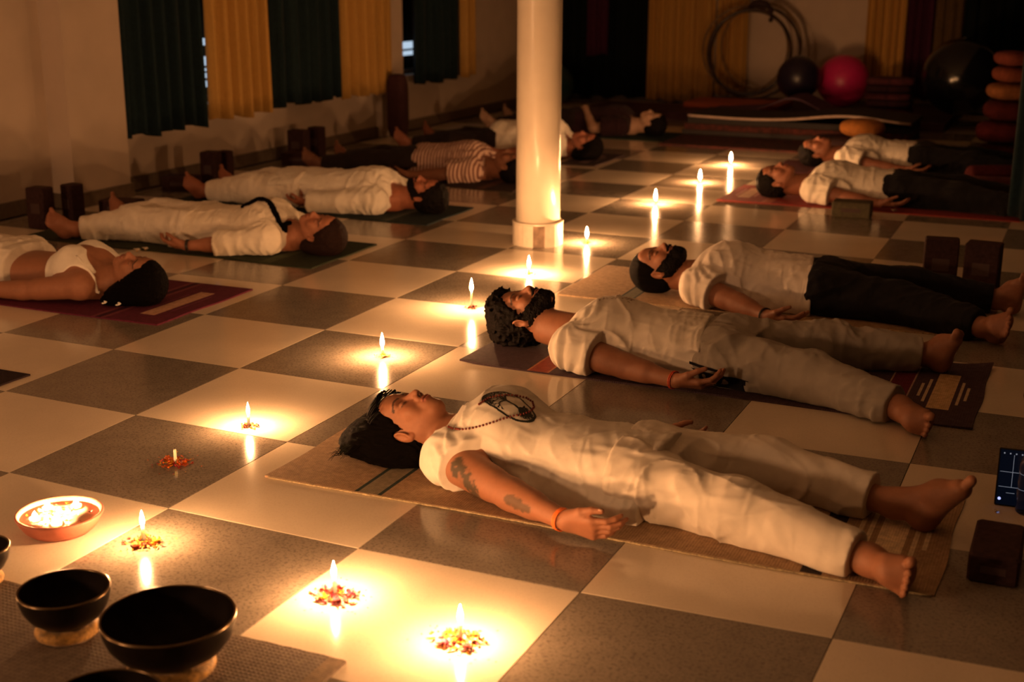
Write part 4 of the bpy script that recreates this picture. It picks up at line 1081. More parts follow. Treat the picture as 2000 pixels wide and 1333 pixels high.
# ---- 3: bearded man, black trousers
M_TEE3 = cloth_mat('white_rose_jersey', (.84, .76, .68))
p = Person('bearded man with short slick hair lying in a white tee and black trousers', (.915, 3.0), 1, MZ, h=.008)
L = p.L
p.body(xs=L((1.245, 0, 0))[0], xh=L((1.80, 0, 0))[0], ya=.015, yh=.03, bw=1.12, dep=1.08, head=L((1.045, 2.975, .120)), hs=1.04, tilt=.14, turn=.16, male=True,
       arms={-1: dict(e=L((1.47, 2.745, .055)), w=L((1.635, 2.615, .045)), r=1.1, hand=dict(D=(1, -.12, .0), N=(0, .35, .9), thumb=-1, fine=.0035, curl=(.35, .4, .45, .5), s=1.05)),
             1: dict(e=L((1.50, 3.28, .055)), w=L((1.72, 3.36, .045)), r=1.1, hand=dict(D=(1, .1, 0), N=(0, -.5, .8), thumb=1))},
       legs={-1: dict(k=L((2.12, 2.91, .090)), a=L((2.475, 2.745, .058)), h=L((2.535, 2.735, .038)), t=L((2.585, 2.650, .165)), side=(.15, -.7, -.6), fine=.004, cuff=.95, s=1.05),
             1: dict(k=L((2.13, 3.20, .090)), a=L((2.49, 3.24, .060)), h=L((2.555, 3.25, .038)), t=L((2.60, 3.18, .20)), side=(.1, .8, -.3), fine=.004, cuff=.95, s=1.05)},
       skin=(.30, .125, .068), lips=(.24, .075, .05))
p.finish_skin()
p.shirt(M_TEE3, ease=.016, hemx=L((1.735, 0, 0))[0], sleeve=.50, flare=.018, hemdrop=.01, h=.006, amp=.0065, seed=24, name='t_shirt', sl_r=.018, hemcut=(1, .18, .0))
p.trousers(M_BLACK, ease=.022, h=.007, amp=.009, seed=28, top=L((1.68, 0, 0))[0], cuff_r=.010)
ex = [('u', tf(ell((-.045, 0, -.01), (.088, .078, .088)), p.HO, p.HM, 1.04), .02)]
p.hair(M_HAIR, thick=.008, line=.020, nape=.055, h=.004, flow=.0015, extra=ex)
p.beard(M_HAIRC, t=.0055, long_=.010)
p.band('wrist_band', np.array(p.arms[-1]['w'])-np.array([.012, -.006, 0]), np.array(p.arms[-1]['w'])-np.array(p.arms[-1]['e']), .031, .0025, mat('dark_cord', (.02, .012, .01), .7), 2, .005, 'dark wrist cord')

# ---- 4, 5: two men at the far right
def simple_right(label, hc, shx, hipx, ya, yh, legd, ea, wa, seed, tilt=.14, turn=.2, far=(0, 0)):
    global p
    p = Person(label, (hc[0]-.115, hc[1]), 1, MZ, h=.011)
    L = p.L
    p.body(xs=L((shx, 0, 0))[0], xh=L((hipx, 0, 0))[0], ya=ya-hc[1], yh=yh-hc[1], bw=1.10, dep=1.04, head=L((hc[0], hc[1], .120)), hs=1.04, tilt=tilt, turn=turn, male=True,
           arms={-1: dict(e=L(ea), w=L(wa), r=1.08, hand=dict(D=(1, -.1, .0), N=(0, .3, .9), thumb=-1, fine=.006, curl=(.4, .45, .5, .55), s=1.05)),
                 1: dict(e=L((ea[0]+.02, 2*ya-ea[1], .055)), w=L((wa[0], 2*ya-wa[1], .045)), r=1.08, hand=dict(D=(1, .1, 0), N=(0, -.5, .8), thumb=1))},
           legs={q: dict(k=L((hipx+.36, yh+q*.14, .09)), a=L((hipx+.70, yh+q*.20, .058)), h=L((hipx+.755, yh+q*.21, .038)), t=L((hipx+.81, yh+q*.26, .19)), side=(.1, q*.7, -.6), cuff=.95) for q in (-1, 1)},
           skin=(.26, .10, .055), finehead=.0042)
    p.finish_skin()
    p.shirt(M_WHITE, ease=.018, hemx=p.xh-.05, sleeve=.60, hemdrop=.01, h=.0085, amp=.008, seed=seed, name='t_shirt', sl_r=.026, hemcut=(1, .15, 0))
    p.trousers(M_BLACK, ease=.026, h=.010, amp=.008, seed=seed+3, top=p.xh-.10, cuff_r=.01)
    p.hair(M_HAIRC, thick=.014, line=.026, nape=.055, h=.006, curly=.005, cf=45)
    return p
simple_right('man in white tee and black trousers on the red mat, olive block by his hand', (.925, 5.86), 1.17, 1.70, 5.95, 6.0, 0, (1.40, 5.72, .06), (1.63, 5.66, .05), 34)
simple_right('man in white tee at the far right, behind the man on the red mat', (.87, 7.42), 1.10, 1.64, 7.50, 7.55, 0, (1.34, 7.27, .06), (1.57, 7.22, .05), 44, tilt=.2, turn=.3)

# ---- left row: heads towards the candles
def left_person(label, hc, shx, hipx, ya, yh, arms, legs, h=.008, male=False, bw=1.0, bust=0, skin=(.30, .14, .08), tilt=.1, turn=.0, hs=1.0, fh=.0035, dep=1.0, clr=None):
    q = Person(label, (hc[0]+.115, hc[1]), -1, MZ, h=h)
    q.bustv = bust
    q.body(xs=q.L((shx, 0, 0))[0], xh=q.L((hipx, 0, 0))[0], ya=hc[1]-ya, yh=hc[1]-yh, bw=bw, dep=dep, bust=bust, head=q.L((hc[0], hc[1], .118)), hs=hs, tilt=tilt, turn=turn, male=male, arms=arms(q.L), legs=legs(q.L), skin=skin, finehead=fh)
    q.finish_skin(clr); return q
def legset(hipx, yh, sp=.16, foot=True, up=.18):
    return lambda L: {s_: dict(k=L((hipx-.36, yh-s_*(sp*.8), .088)), a=L((hipx-.71, yh-s_*sp, .056)), h=L((hipx-.765, yh-s_*sp, .038)), t=L((hipx-.82, yh-s_*(sp+.06), up)), side=(.1, s_*.7, -.6), cuff=.93) for s_ in (-1, 1)}
# crop-top woman, lower legs outside the frame
p = left_person('woman in a white crop top, bare waist, dark hair spread over the maroon mat', (-.985, 1.835), -1.185, -1.73, 1.855, 1.86,
    lambda L: {1: dict(e=L((-1.46, 1.64, .055)), w=L((-1.70, 1.60, .045)), r=1.05, hand=dict(D=(1, .0, 0), N=(0, -.4, .85), thumb=1)),
               -1: dict(e=L((-1.46, 2.13, .055)), w=L((-1.68, 2.22, .045)), r=1.0, hand=dict(D=(1, -.1, 0), N=(0, .4, .85), thumb=-1))},
    legset(-1.73, 1.86), h=.0065, bust=.018, skin=(.34, .145, .078), tilt=.05, turn=-.15, fh=.003, hs=.98)
st = [(x, y, hw+.007, max(zc, hd+.006)*.99, hd+.007) for x, y, hw, zc, hd in p.st]
xs0 = p.xs
ops = [('u', loft(st, 2.4), 0)]+[('u', ell((p.xs+.13, p.ya+q*.070, .157), (.062, .064, .076)), .05) for q in (-1, 1)]
ops += [('i', plane((1, 0, 0), p.xs+.235), .004), ('i', plane((-1, 0, 0), -(p.xs-.03)), .004),
        ('s', ell((p.xs-.01, p.ya, .16), (.085, .085, .14)), .01)]+[('s', ell((p.xs+.02, p.ya+q*.185, .09), (.085, .068, .12)), .01) for q in (-1, 1)]
ops.append(('i', plane((0, 0, -1), -.001), 0)); p.garment('crop_top', ops, M_WHITE, .0052)
sb = BVHTree.FromPolygons([tuple(v) for v in p.skinV], [tuple(f) for f in p.skinF])
for q in (-1, 1):
    P = []
    for k in range(13):
        x = p.xs+.07-.15*k/12; y = p.ya+q*(.105+.018*k/12); hh = sb.ray_cast(Vector((x, y, .5)), Vector((0, 0, -1)))
        z = hh[0].z if hh[0] is not None else .05
        if x > p.xs-.062: P.append((x, y, z+.001))
    MB().tube(P, .007, 8).build('shoulder_strap', M_WHITE, p.root, True)
p.trousers(M_WHITE2, ease=.034, h=.0075, amp=.013, seed=58, top=p.xh-.13, knee_r=.02, fold_f=9)
O = p.HO
p.hair(M_HAIR, thick=.014, line=.040, nape=.10, h=.0042, flow=.003, side=.10, extra=[('u', ell(O+np.array([.02, .05, -.055]), (.11, .085, .055)), .05), ('u', ell(O+np.array([-.03, .02, -.03]), (.10, .09, .085)), .04), ('u', ell(O+np.array([.12, .09, -.085]), (.10, .06, .028)), .04)])
for (dx, dy) in ((.075, .150), (.0, .150)):
    c_ = O+np.array([dx, dy, 0]); fl = MB()
    for k in range(5): a = k*1.257; fl.sphere((c_[0]+.007*math.cos(a), c_[1]+.007*math.sin(a), .020+.002*k), .006, 8, 5, (1, 1, .6))
    fl.build('hair_flower', mat('white_petal', (.85, .82, .74), .6), p.root, True)

# braid woman
M_KUR = cloth_mat('cream_cotton_kurta', (.82, .73, .60))
p = left_person('woman in a cream kurta with a long black braid over her chest, green mat', (-.80, 3.06), -1.035, -1.58, 3.09, 3.08,
    lambda L: {1: dict(e=L((-1.26, 2.84, .06)), w=L((-1.455, 2.775, .048)), r=1.05, hand=dict(D=(1, .0, 0), N=(0, -.5, .8), thumb=1, fine=.004)),
               -1: dict(e=L((-1.30, 3.33, .06)), w=L((-1.50, 3.40, .045)), r=1.0, hand=dict(D=(1, -.1, 0), N=(0, .4, .85), thumb=-1))},
    lambda L: {1: dict(k=L((-1.94, 2.98, .088)), a=L((-2.24, 2.845, .056)), h=L((-2.30, 2.83, .038)), t=L((-2.37, 2.80, .17)), side=(.1, .7, -.6), cuff=.90),
               -1: dict(k=L((-1.94, 3.20, .088)), a=L((-2.28, 3.26, .056)), h=L((-2.33, 3.27, .038)), t=L((-2.39, 3.33, .18)), side=(.1, -.7, -.6), cuff=.90)},
    h=.008, bust=.016, skin=(.36, .145, .08), tilt=.05, turn=-.25)
p.shirt(M_KUR, ease=.016, hemx=p.xh+.06, sleeve=1.22, hemdrop=.045, h=.0062, amp=.008, seed=64, name='kurta', sl_r=.012, flare=.02)
p.trousers(M_WHITE2, ease=.024, h=.008, amp=.010, seed=68, top=p.xh-.04, knee_r=.01)
O = p.HO
p.hair(M_HAIRB, thick=.012, line=.030, nape=.09, h=.0045, flow=.0025, side=.08, extra=[('u', ell(O+np.array([.05, .01, -.065]), (.09, .08, .045)), .04), ('u', ell(O+np.array([-.02, .0, -.02]), (.10, .085, .09)), .04)])
bvh = BVHTree.FromPolygons([tuple(v) for v in p.shirtV], [tuple(f) for f in p.shirtF])
P = []; way = [(-.075, .085), (-.055, .098), (-.02, .10), (.02, .085), (.06, .06), (.10, .045), (.135, .055), (.165, .075), (.19, .082), (.215, .075), (.235, .07)]
for k in range(len(way)-1):
    for j in range(5):
        a = Vector(way[k]).lerp(Vector(way[k+1]), j/5); z = drop(p.xs+a.x, p.ya+a.y, .008)[2]; P.append((p.xs+a.x, p.ya+a.y, max(z, .06)))
n_ = len(P); bm_ = MB()
for s_ in (0, 1, 2):
    bm_.tube([(x+.005*math.cos(i*.9+s_*2.09), y+.006*math.sin(i*.9+s_*2.09), z+.004*math.sin(i*.45+s_)) for i, (x, y, z) in enumerate(P)], [.0115*(1-.6*(i/n_)**2) for i in range(n_)], 8)
bm_.build('braid', M_HAIR, p.root, True)
p.band('bangle', np.array(p.arms[1]['w'])+np.array([-.02, 0, 0]), np.array(p.arms[1]['w'])-np.array(p.arms[1]['e']), .031, .004, mat('dark_bangle', (.03, .02, .015), .4), 2, .008)

# kurta man
p = left_person('man in a long white kurta with long sleeves, head on the blue-green mat', (-.87, 4.37), -1.12, -1.68, 4.37, 4.37,
    lambda L: {1: dict(e=L((-1.36, 4.155, .065)), w=L((-1.56, 4.12, .055)), r=1.1, hand=dict(D=(1, .0, 0), N=(0, -.4, .85), thumb=1)),
               -1: dict(e=L((-1.38, 4.58, .06)), w=L((-1.60, 4.62, .05)), r=1.1, hand=dict(D=(1, -.1, 0), N=(0, .4, .85), thumb=-1))},
    legset(-1.68, 4.35, .13), h=.010, male=True, bw=1.08, dep=1.08, skin=(.34, .12, .065), tilt=.06, turn=-.2, hs=1.03, fh=.004)
p.shirt(M_WHITE, ease=.020, hemx=p.xh+.20, sleeve=1.97, hemdrop=.03, h=.008, amp=.009, seed=74, name='kurta', sl_r=.016, flare=.015)
p.trousers(M_WHITE2, ease=.026, h=.009, amp=.011, seed=78, top=p.xh-.02, knee_r=.01)
p.hair(M_HAIRC, thick=.016, line=.032, nape=.06, h=.005, curly=.005, cf=42)
p.beard(M_HAIRC, t=.003, h=.0035)

# striped shirt
M_STR = cloth_mat('striped_rose_cotton', (.62, .44, .36))
nt = M_STR.node_tree; b_ = nt.nodes['Principled BSDF']; src = b_.inputs['Base Color'].links[0].from_socket
wv = nt.nodes.new('ShaderNodeTexWave'); wv.bands_direction = 'X'; wv.inputs['Scale'].default_value = 13; wv.inputs['Distortion'].default_value = 1.2; wv.inputs['Detail Scale'].default_value = .5
nt.links.new(nt.nodes['Texture Coordinate'].outputs['Object'], wv.inputs['Vector'])
rp_ = nt.nodes.new('ShaderNodeMapRange'); rp_.inputs['From Min'].default_value = .45; rp_.inputs['From Max'].default_value = .6; nt.links.new(wv.outputs['Fac'], rp_.inputs['Value'])
mx_ = nt.nodes.new('ShaderNodeMix'); mx_.data_type = 'RGBA'; mx_.inputs['B'].default_value = (.20, .09, .07, 1)
nt.links.new(rp_.outputs[0], mx_.inputs['Factor']); nt.links.new(src, mx_.inputs['A']); nt.links.new(mx_.outputs['Result'], b_.inputs['Base Color'])
M_DARKT = cloth_mat('dark_brown_trouser_cloth', (.022, .014, .012))
p = left_person('person in a rose striped shirt and dark trousers, head behind the white pillar', (-.90, 5.70), -1.14, -1.68, 5.76, 5.80,
    lambda L: {1: dict(e=L((-1.36, 5.50, .06)), w=L((-1.58, 5.46, .05)), r=1.05, hand=dict(D=(1, .0, 0), N=(0, -.4, .85), thumb=1)),
               -1: dict(e=L((-1.40, 6.02, .06)), w=L((-1.62, 6.05, .05)), r=1.05, hand=dict(D=(1, -.1, 0), N=(0, .4, .85), thumb=-1))},
    legset(-1.68, 5.78, .17), h=.011, male=True, bw=1.08, dep=1.12, skin=(.22, .09, .05), fh=.005, hs=1.02)
p.shirt(M_STR, ease=.018, hemx=p.xh-.02, sleeve=.75, hemdrop=.015, h=.009, amp=.009, seed=84, name='striped_shirt', sl_r=.024)
p.trousers(M_DARKT, ease=.022, h=.011, amp=.008, seed=88, top=p.xh-.09)
p.hair(M_HAIRC, thick=.014, line=.030, nape=.06, h=.006, curly=.004, cf=42)
# white shirt behind
p = left_person('sleeper in a white shirt behind the striped shirt, dark haired head right of the pillar', (-.84, 7.03), -1.07, -1.62, 7.09, 7.12,
    lambda L: {1: dict(e=L((-1.30, 6.84, .06)), w=L((-1.50, 6.82, .05)), r=1.05, hand=dict(D=(1, .0, 0), N=(0, -.4, .85), thumb=1)),
               -1: dict(e=L((-1.32, 7.36, .06)), w=L((-1.54, 7.40, .05)), r=1.05, hand=dict(D=(1, -.1, 0), N=(0, .4, .85), thumb=-1))},
    legset(-1.62, 7.10, .2, up=.2), h=.011, male=False, bw=1.05, dep=1.30, skin=(.30, .11, .065), fh=.005, turn=-.3)
p.shirt(M_WHITE, ease=.022, hemx=p.xh+.05, sleeve=.95, hemdrop=.03, h=.009, amp=.010, seed=94, name='shirt', sl_r=.024)
p.trousers(M_DARKT, ease=.022, h=.011, amp=.008, seed=98, top=p.xh-.04)
p.hair(M_HAIR, thick=.016, line=.034, nape=.09, h=.006, flow=.003, extra=[('u', ell(p.HO+np.array([.02, .04, -.06]), (.11, .09, .05)), .04)])
# farthest, dark clothes, forearm on the belly
M_DRK = cloth_mat('dark_maroon_cloth', (.030, .012, .016)); M_PALE = cloth_mat('pale_sleeve_cloth', (.55, .45, .36))
p = left_person('farthest person on the left, dark clothes, pale forearm bent over the belly', (-.86, 8.76), -1.09, -1.64, 8.78, 8.80,
    lambda L: {1: dict(e=L((-1.36, 8.56, .07)), w=L((-1.50, 8.72, .235)), r=1.05, hand=dict(D=(.45, -.9, -.15), N=(0, -.1, -1), thumb=1, curl=(.2, .2, .25, .3))),
               -1: dict(e=L((-1.34, 9.04, .06)), w=L((-1.56, 9.08, .05)), r=1.05, hand=dict(D=(1, -.1, 0), N=(0, .4, .85), thumb=-1))},
    legset(-1.64, 8.80, .2, up=.2), h=.012, male=True, bw=1.05, dep=1.1, skin=(.45, .28, .20), fh=.006)
p.shirt(M_DRK, ease=.018, hemx=p.xh, sleeve=.7, hemdrop=.02, h=.010, amp=.008, seed=104, name='shirt', sl_r=.022)
p.trousers(M_DARKT, ease=.022, h=.012, amp=.008, seed=108, top=p.xh-.08)
p.hair(M_HAIRC, thick=.014, line=.030, nape=.06, h=.007, curly=.004, cf=42)

# ================================================================== candles on petals
M_WAX = mat('white_wax', (.85, .77, .62), .4, .5, var=.03, sss=1.0)
M_WAX.node_tree.nodes['Principled BSDF'].inputs['Subsurface Radius'].default_value = (.05, .028, .012); M_WICK = mat('charred_wick', (.01, .008, .006), .9)
M_FLAME = bpy.data.materials.new('candle_flame'); M_FLAME.use_nodes = True
_n = M_FLAME.node_tree.nodes; _n.clear(); _e = _n.new('ShaderNodeEmission'); _o = _n.new('ShaderNodeOutputMaterial'); _b = _n.new('ShaderNodeBlackbody')
_e.inputs['Color'].default_value = (1.0, .465, .18, 1); _e.inputs['Strength'].default_value = FLAME; M_FLAME.node_tree.links.new(_e.outputs[0], _o.inputs[0]); _n.remove(_b)
PET = [mat('petal_orange', (.62, .12, .006), .6, var=.25, vscale=120), mat('petal_yellow', (.70, .36, .01), .6, var=.2, vscale=120), mat('petal_red', (.30, .012, .012), .6, var=.3, vscale=120),
       mat('petal_pink', (.40, .025, .07), .6, var=.3, vscale=120), mat('petal_dark', (.10, .02, .01), .7), mat('petal_white', (.80, .72, .60), .6)]
flame_prof = [(0.0004, 0), (.0030, .0022), (.0050, .0065), (.0057, .0115), (.0052, .0175), (.0040, .0240), (.0024, .0305), (.0010, .0360), (.0002, .0395)]
FLM = None
def candle(x, y, h, label, lit=True, lean=(0, 0), r=.0048, fs=1.0):
    root = empty('candle', (x, y, 0), 0, label, 'candle', None)
    mb = MB(); n = 12; prof = [(r*1.25, 0), (r*1.05, .006), (r, h*.5), (r*.97, h-.003), (r*.8, h)]
    V = []
    mb.lathe(prof, 14); mb.V = [(a+lean[0]*c/h, b+lean[1]*c/h, c) for a, b, c in mb.V]
    mb.build('wax_stick', M_WAX, root, True)
    wk = MB().tube([(lean[0], lean[1], h-.002), (lean[0]+.0006, lean[1], h+.004), (lean[0]+.0016, lean[1], h+.007)], .0006, 6); wk.build('wick', M_WICK, root)
    if lit:
        f = MB().lathe([(a*fs, b*fs) for a, b in flame_prof], 10); o = f.build('flame', M_FLAME, root, True, loc=(lean[0], lean[1], h-.0005))
    return root
def petals(x, y, r, label, n, cols, heads=0, seed=0, stretch=1.25, extras=0):
    rr = random.Random(seed); root = empty('petal_ring', (x, y, 0), 0, label, 'petals')
    V = []; F = []; mi = []
    def petal(px, py, pz, s, a, tilt, c):
        n = len(V); ca, sa = math.cos(a), math.sin(a); ct, st_ = math.cos(tilt), math.sin(tilt)
        for (u, v, wz) in ((-1, 0, .15), (-.4, .45, .1), (.5, .5, .2), (1, 0, .5), (.5, -.5, .2), (-.4, -.45, .1), (0, 0, -.05)):
            X = u*s*ct-wz*s*st_*.6; Zz = abs(u*s*st_)*.8+wz*s*.5
            V.append((px+X*ca-v*s*.9*sa, py+X*sa+v*s*.9*ca, pz+Zz))
        for k in range(6): F.append((n+k, n+(k+1) % 6, n+6)); mi.append(c)
    for i in range(n):
        a = rr.uniform(0, 6.283); q = abs(rr.gauss(0, .55)); q = q if q < 1.1 else rr.random()
        px, py = q*r*math.cos(a)*stretch, q*r*math.sin(a)
        petal(px, py, .001+max(0, (1-q))*rr.uniform(0, .013), rr.uniform(.0045, .0090)*(r/.045)**.3, rr.uniform(0, 6.28), rr.uniform(-.6, 1.0), rr.choice(cols))
    for i in range(extras):
        a = rr.uniform(0, 6.283); q = rr.uniform(1.1, 1.9); petal(q*r*math.cos(a)*stretch, q*r*math.sin(a), .001, .004, rr.uniform(0, 6.28), .1, rr.choice(cols))
    o = mesh_obj('petal_heap', V, F, mats=PET, midx=mi, parent=root); o['kind'] = 'stuff'
    for i in range(heads):
        a = i*6.283/heads+rr.uniform(-.3, .3)+seed; hx, hy = r*.62*math.cos(a)*stretch, r*.62*math.sin(a); hc = rr.choice(cols); V2 = []; F2 = []
        for k in range(16):
            lay = k//6; aa = k*1.1+rr.uniform(-.1, .1); s = .011-.002*lay; n0 = len(V2); tz = .002+.004*lay; up = .25+.3*lay
            ca, sa = math.cos(aa), math.sin(aa)
            for (u, v, z_) in ((.15, -.25, 0), (.15, .25, 0), (1, .38, up), (1.15, 0, up*1.05), (1, -.38, up)):
                V2.append((hx+(u*ca-v*sa)*s, hy+(u*sa+v*ca)*s, tz+z_*s))
            F2.append((n0, n0+4, n0+3, n0+2, n0+1))
        mesh_obj('flower_head', V2, F2, PET[hc], root)
    return root
c_or, c_ye, c_re, c_pi, c_dk, c_wh = range(6)
def X(px, py): q = at(px, py); return q[0], q[1]
CN = [(899, 1255, .050, 'lit candle on the petal heap nearest the bottom edge', (0, 0), [c_or, c_ye, c_re, c_ye, c_pi, c_wh], 4, 'red and yellow petals round the candle nearest the bottom edge', .056, 260),
      (655, 1166, .050, 'lit candle on red petals left of the lowest candle, above the burlap mat', (-.002, 0), [c_re, c_ye, c_pi, c_re, c_or], 5, 'red and yellow petals above the tip of the burlap mat', .053, 240),
      (281, 1063, .052, 'lit candle between the terracotta bowl and the black bowls', (0, 0), [c_or, c_ye, c_or, c_dk], 3, 'orange and yellow petals behind the black bowls', .045, 200),
      (343, 906, .045, 'unlit white candle on orange petals', (0, 0), [c_or, c_or, c_or, c_ye, c_pi], 2, 'orange marigold petals round the unlit candle', .049, 220),
      (486, 834, .042, 'lit candle left of the long haired woman, before the dark granite tile', (0, 0), [c_or, c_ye, c_re, c_dk], 0, 'small ring of petals left of the woman with loose hair', .032, 80),
      (748, 697, .040, 'lit candle above the nose of the woman with the tattooed arm', (-.002, 0), [c_or, c_ye, c_dk, c_ye], 0, 'yellow petals on the granite tile above the tattooed woman', .034, 80),
      (921, 602, .078, 'tallest lit candle, left of the curly haired man', (0, 0), [c_re, c_dk, c_re, c_or], 0, 'dark red petals round the tallest candle', .030, 80),
      (1033, 536, .036, 'lit candle just in front of the white pillar', (0, 0), [c_ye, c_or, c_ye], 0, 'yellow petals in front of the white pillar', .038, 70),
      (1146, 475, .034, 'lit candle right of the white pillar', (0, 0), [c_ye, c_ye, c_or], 0, 'yellow petals right of the white pillar', .042, 70),
      (1280, 399, .030, 'third lit candle from the back of the row', (0, 0), [c_or, c_dk, c_ye], 0, 'petals round the third candle from the back', .040, 50),
      (1367, 357, .026, 'second lit candle from the back of the row', (0, 0), [c_or, c_dk], 0, 'petals round the second candle from the back', .036, 40),
      (1427, 322, .028, 'lit candle farthest back, left of the two men at the far right', (0, 0), [c_or, c_ye], 0, 'petals round the farthest candle', .040, 40)]
for x, y in ((-.35, -.62), (-.10, -1.36)):      # candles added out of view, to light the left side and the pillar
    candle(x, y, .055, 'added lit candle outside the picture, left of the bowls at y %.1f' % y if 0 else {-.35: 'added lit candle outside the picture, nearest the left edge', -.82: 'added lit candle outside the picture, farthest left', -.10: 'added lit candle outside the picture, beyond the lower left corner'}[x])
for i, (px, py, h, lb, lean, cols, hd, lb2, pr, n) in enumerate(CN):
    x, y = X(px, py); candle(x, y, h, lb, lit=(i != 3), lean=lean, fs=(1.06 if i < 5 else 1.4 if i < 7 else 1.45 if i < 9 else 1.7)); petals(x, y, pr, lb2, n, cols, hd, seed=i*7+1, extras=(14 if i < 4 else 0), stretch=1.2)

# ------------------------------------------------------------------ terracotta bowl with floating lights
M_TERRA = mat('terracotta', (.40, .13, .085), .55, .3, var=.12, vscale=14, bump=.2, bscale=90)
bx_, by_ = at(116, 1001, .052)[:2]
bl = empty('terracotta_bowl', (bx_, by_, 0), 0, 'terracotta bowl full of water, petals and small flames at the left edge', 'bowl')
R0 = .112
MB().lathe([(.068, 0), (.078, .002), (.092, .014), (.105, .034), (R0, .048), (R0, .052), (R0-.004, .054), (R0-.008, .052), (R0-.009, .046), (.092, .026), (.065, .012), (.001, .010)], 64).build('bowl_wall', M_TERRA, bl, True)
M_WATER = mat('milky_water', (.86, .76, .58), .08, .6, var=.02)
MB().lathe([(R0-.011, .040), (R0-.0105, .0425), (.001, .0425)], 48).build('water', M_WATER, bl, True)
V = []; rr = random.Random(3)
for k in range(5):
    a = k*1.257+.3; q = .062 if k else 0; fx, fy = q*math.cos(a), q*math.sin(a)
    MB().lathe([(.013, .0425), (.0145, .049), (.013, .0495), (.001, .0485)], 16).build('floating_light', M_WAX, bl, True, loc=(fx, fy, 0))
    MB().lathe([(a_*1.05, b_*.40) for a_, b_ in flame_prof], 10).build('flame', M_FLAME, bl, True, loc=(fx, fy, .051))
pt = petals(bx_, by_, .076, None, 90, [c_ye, c_or, c_wh, c_dk], 0, seed=77); 
for o in list(pt.children): o.parent = bl; o.location = (0, 0, .0425); o.name = 'floating_petals'
bpy.data.objects.remove(pt)

# ------------------------------------------------------------------ singing bowls on ring cushions
M_BRONZE = mat('dark_patinated_bronze', (.012, .008, .006), .38, .25, metal=.15, var=.35, vscale=14, bump=.15, bscale=40)
M_BIN = mat('blackened_bowl_inside', (.014, .010, .008), .8, .05, var=.3, vscale=14)
M_RIMG = mat('worn_bronze_rim', (.20, .14, .08), .28, .6, metal=.9, var=.2, vscale=30)
M_CUSH = mat('gold_brocade', (.52, .28, .06), .6, .3, var=.3, vscale=90, bump=.5, bscale=260, sheen=.3)
def singing_bowl(px, py, R, H, lab1, lab2, cz=.026, seed=0):
    """px, py: centre of the rim in the photograph, rim at height cz+H"""
    q = at(px, py, cz+H); x, y = q[0], q[1]
    cu = empty('ring_cushion', (x, y, .0082), 0, lab2, 'cushion', None)
    mb = MB(); rr = R*.52; tr = cz*.62; n = 40; V = []; F = []
    for i in range(n):
        a = 2*math.pi*i/n; rad = rr
        for k in range(12):
            b = 2*math.pi*k/12; pz = math.sin(b)*tr*(1+.04*math.sin(i*5)); V.append(((rad+tr*1.25*math.cos(b))*math.cos(a), (rad+tr*1.25*math.cos(b))*math.sin(a), tr+pz))
    for i in range(n):
        for k in range(12): F.append((i*12+k, ((i+1) % n)*12+k, ((i+1) % n)*12+(k+1) % 12, i*12+(k+1) % 12))
    mesh_obj('cushion_ring', V, F, M_CUSH, cu, True)
    bo = empty('singing_bowl', (x, y, .0082+cz*1.0), 0, lab1, 'bowl')
    t = .005; prof = [(.001, .0), (R*.30, .001), (R*.55, H*.10), (R*.78, H*.30), (R*.92, H*.55), (R*.985, H*.80), (R, H*.97)]
    inn = [(R-t*.9, H*.97), (R*.985-t, H*.80), (R*.92-t, H*.55), (R*.78-t, H*.31), (R*.55-t, H*.12+t), (R*.3, t+.002), (.001, t+.001)]
    MB().lathe(prof, 72, cap=False).build('bowl_outside', M_BRONZE, bo, True); MB().lathe(inn, 72, cap=False).build('bowl_inside', M_BIN, bo, True)
    MB().lathe([(R-t*.9, H*.968), (R-t*.9, H), (R-t*.5, H+.0008), (R, H), (R+.0006, H*.968)], 72, cap=False).build('bowl_rim', M_RIMG, bo, True)
singing_bowl(329, 1208, .139, .105, 'largest black singing bowl, in front on the grey burlap mat', 'gold ring cushion under the largest singing bowl')
singing_bowl(125, 1156, .099, .088, 'middle sized black singing bowl left of the largest', 'gold ring cushion under the middle sized singing bowl', cz=.024)
singing_bowl(-48, 1075, .078, .075, 'small singing bowl cut by the left edge of the picture', 'gold ring cushion at the left edge under the small bowl', cz=.022)
singing_bowl(205, 1372, .110, .085, 'black singing bowl whose rim just shows at the bottom edge', 'gold ring cushion hidden at the bottom edge', cz=.022)

# ------------------------------------------------------------------ blocks, bolsters, small things on the floor
M_BLK = mat('dark_brown_foam', (.05, .022, .020), .75, .2, var=.2, vscale=60, bump=.3, bscale=300); M_MAR = mat('maroon_canvas', (.10, .018, .022), .85, .1, var=.15, vscale=50, bump=.3)
M_GRNB = mat('olive_foam', (.095, .080, .045), .75, .2, var=.15, vscale=60)
def block(x, y, z, d, rz, m, label, group=None):
    root = empty('yoga_block', (x, y, z), rz, label, 'yoga block', group)
    MB().box((0, 0, d[2]/2), d, bev=.006).build('foam_body', m, root)
    b = MB(); b.box((0, -d[1]/2-.0002, d[2]/2), (d[0]*.5, .0012, min(d[2], .23)*.25)); b.build('pressed_panel', mat('block_panel_'+m.name, (.07, .035, .03), .7), root)
    return root
S_ = (.15, .10, .23)
block(2.205, 3.665, 0, (.155, .10, .235), .12, M_BLK, 'left of the two dark blocks standing behind the black trousers')
block(2.395, 3.640, 0, (.155, .11, .235), -.08, M_BLK, 'right of the two dark blocks standing behind the black trousers')
block(1.50, 5.40, 0, (.23, .15, .095), .05, M_GRNB, 'olive block lying beside the hand of the man on the red mat')
block(2.700, .553, 0, (.118, .235, .075), .0, M_BLK, 'maroon block lying below the phone at the right edge')
block(2.78, 2.76, 0, (.23, .15, .095), .0, M_BLK, 'dark block cut by the right edge beside the bearded man feet')
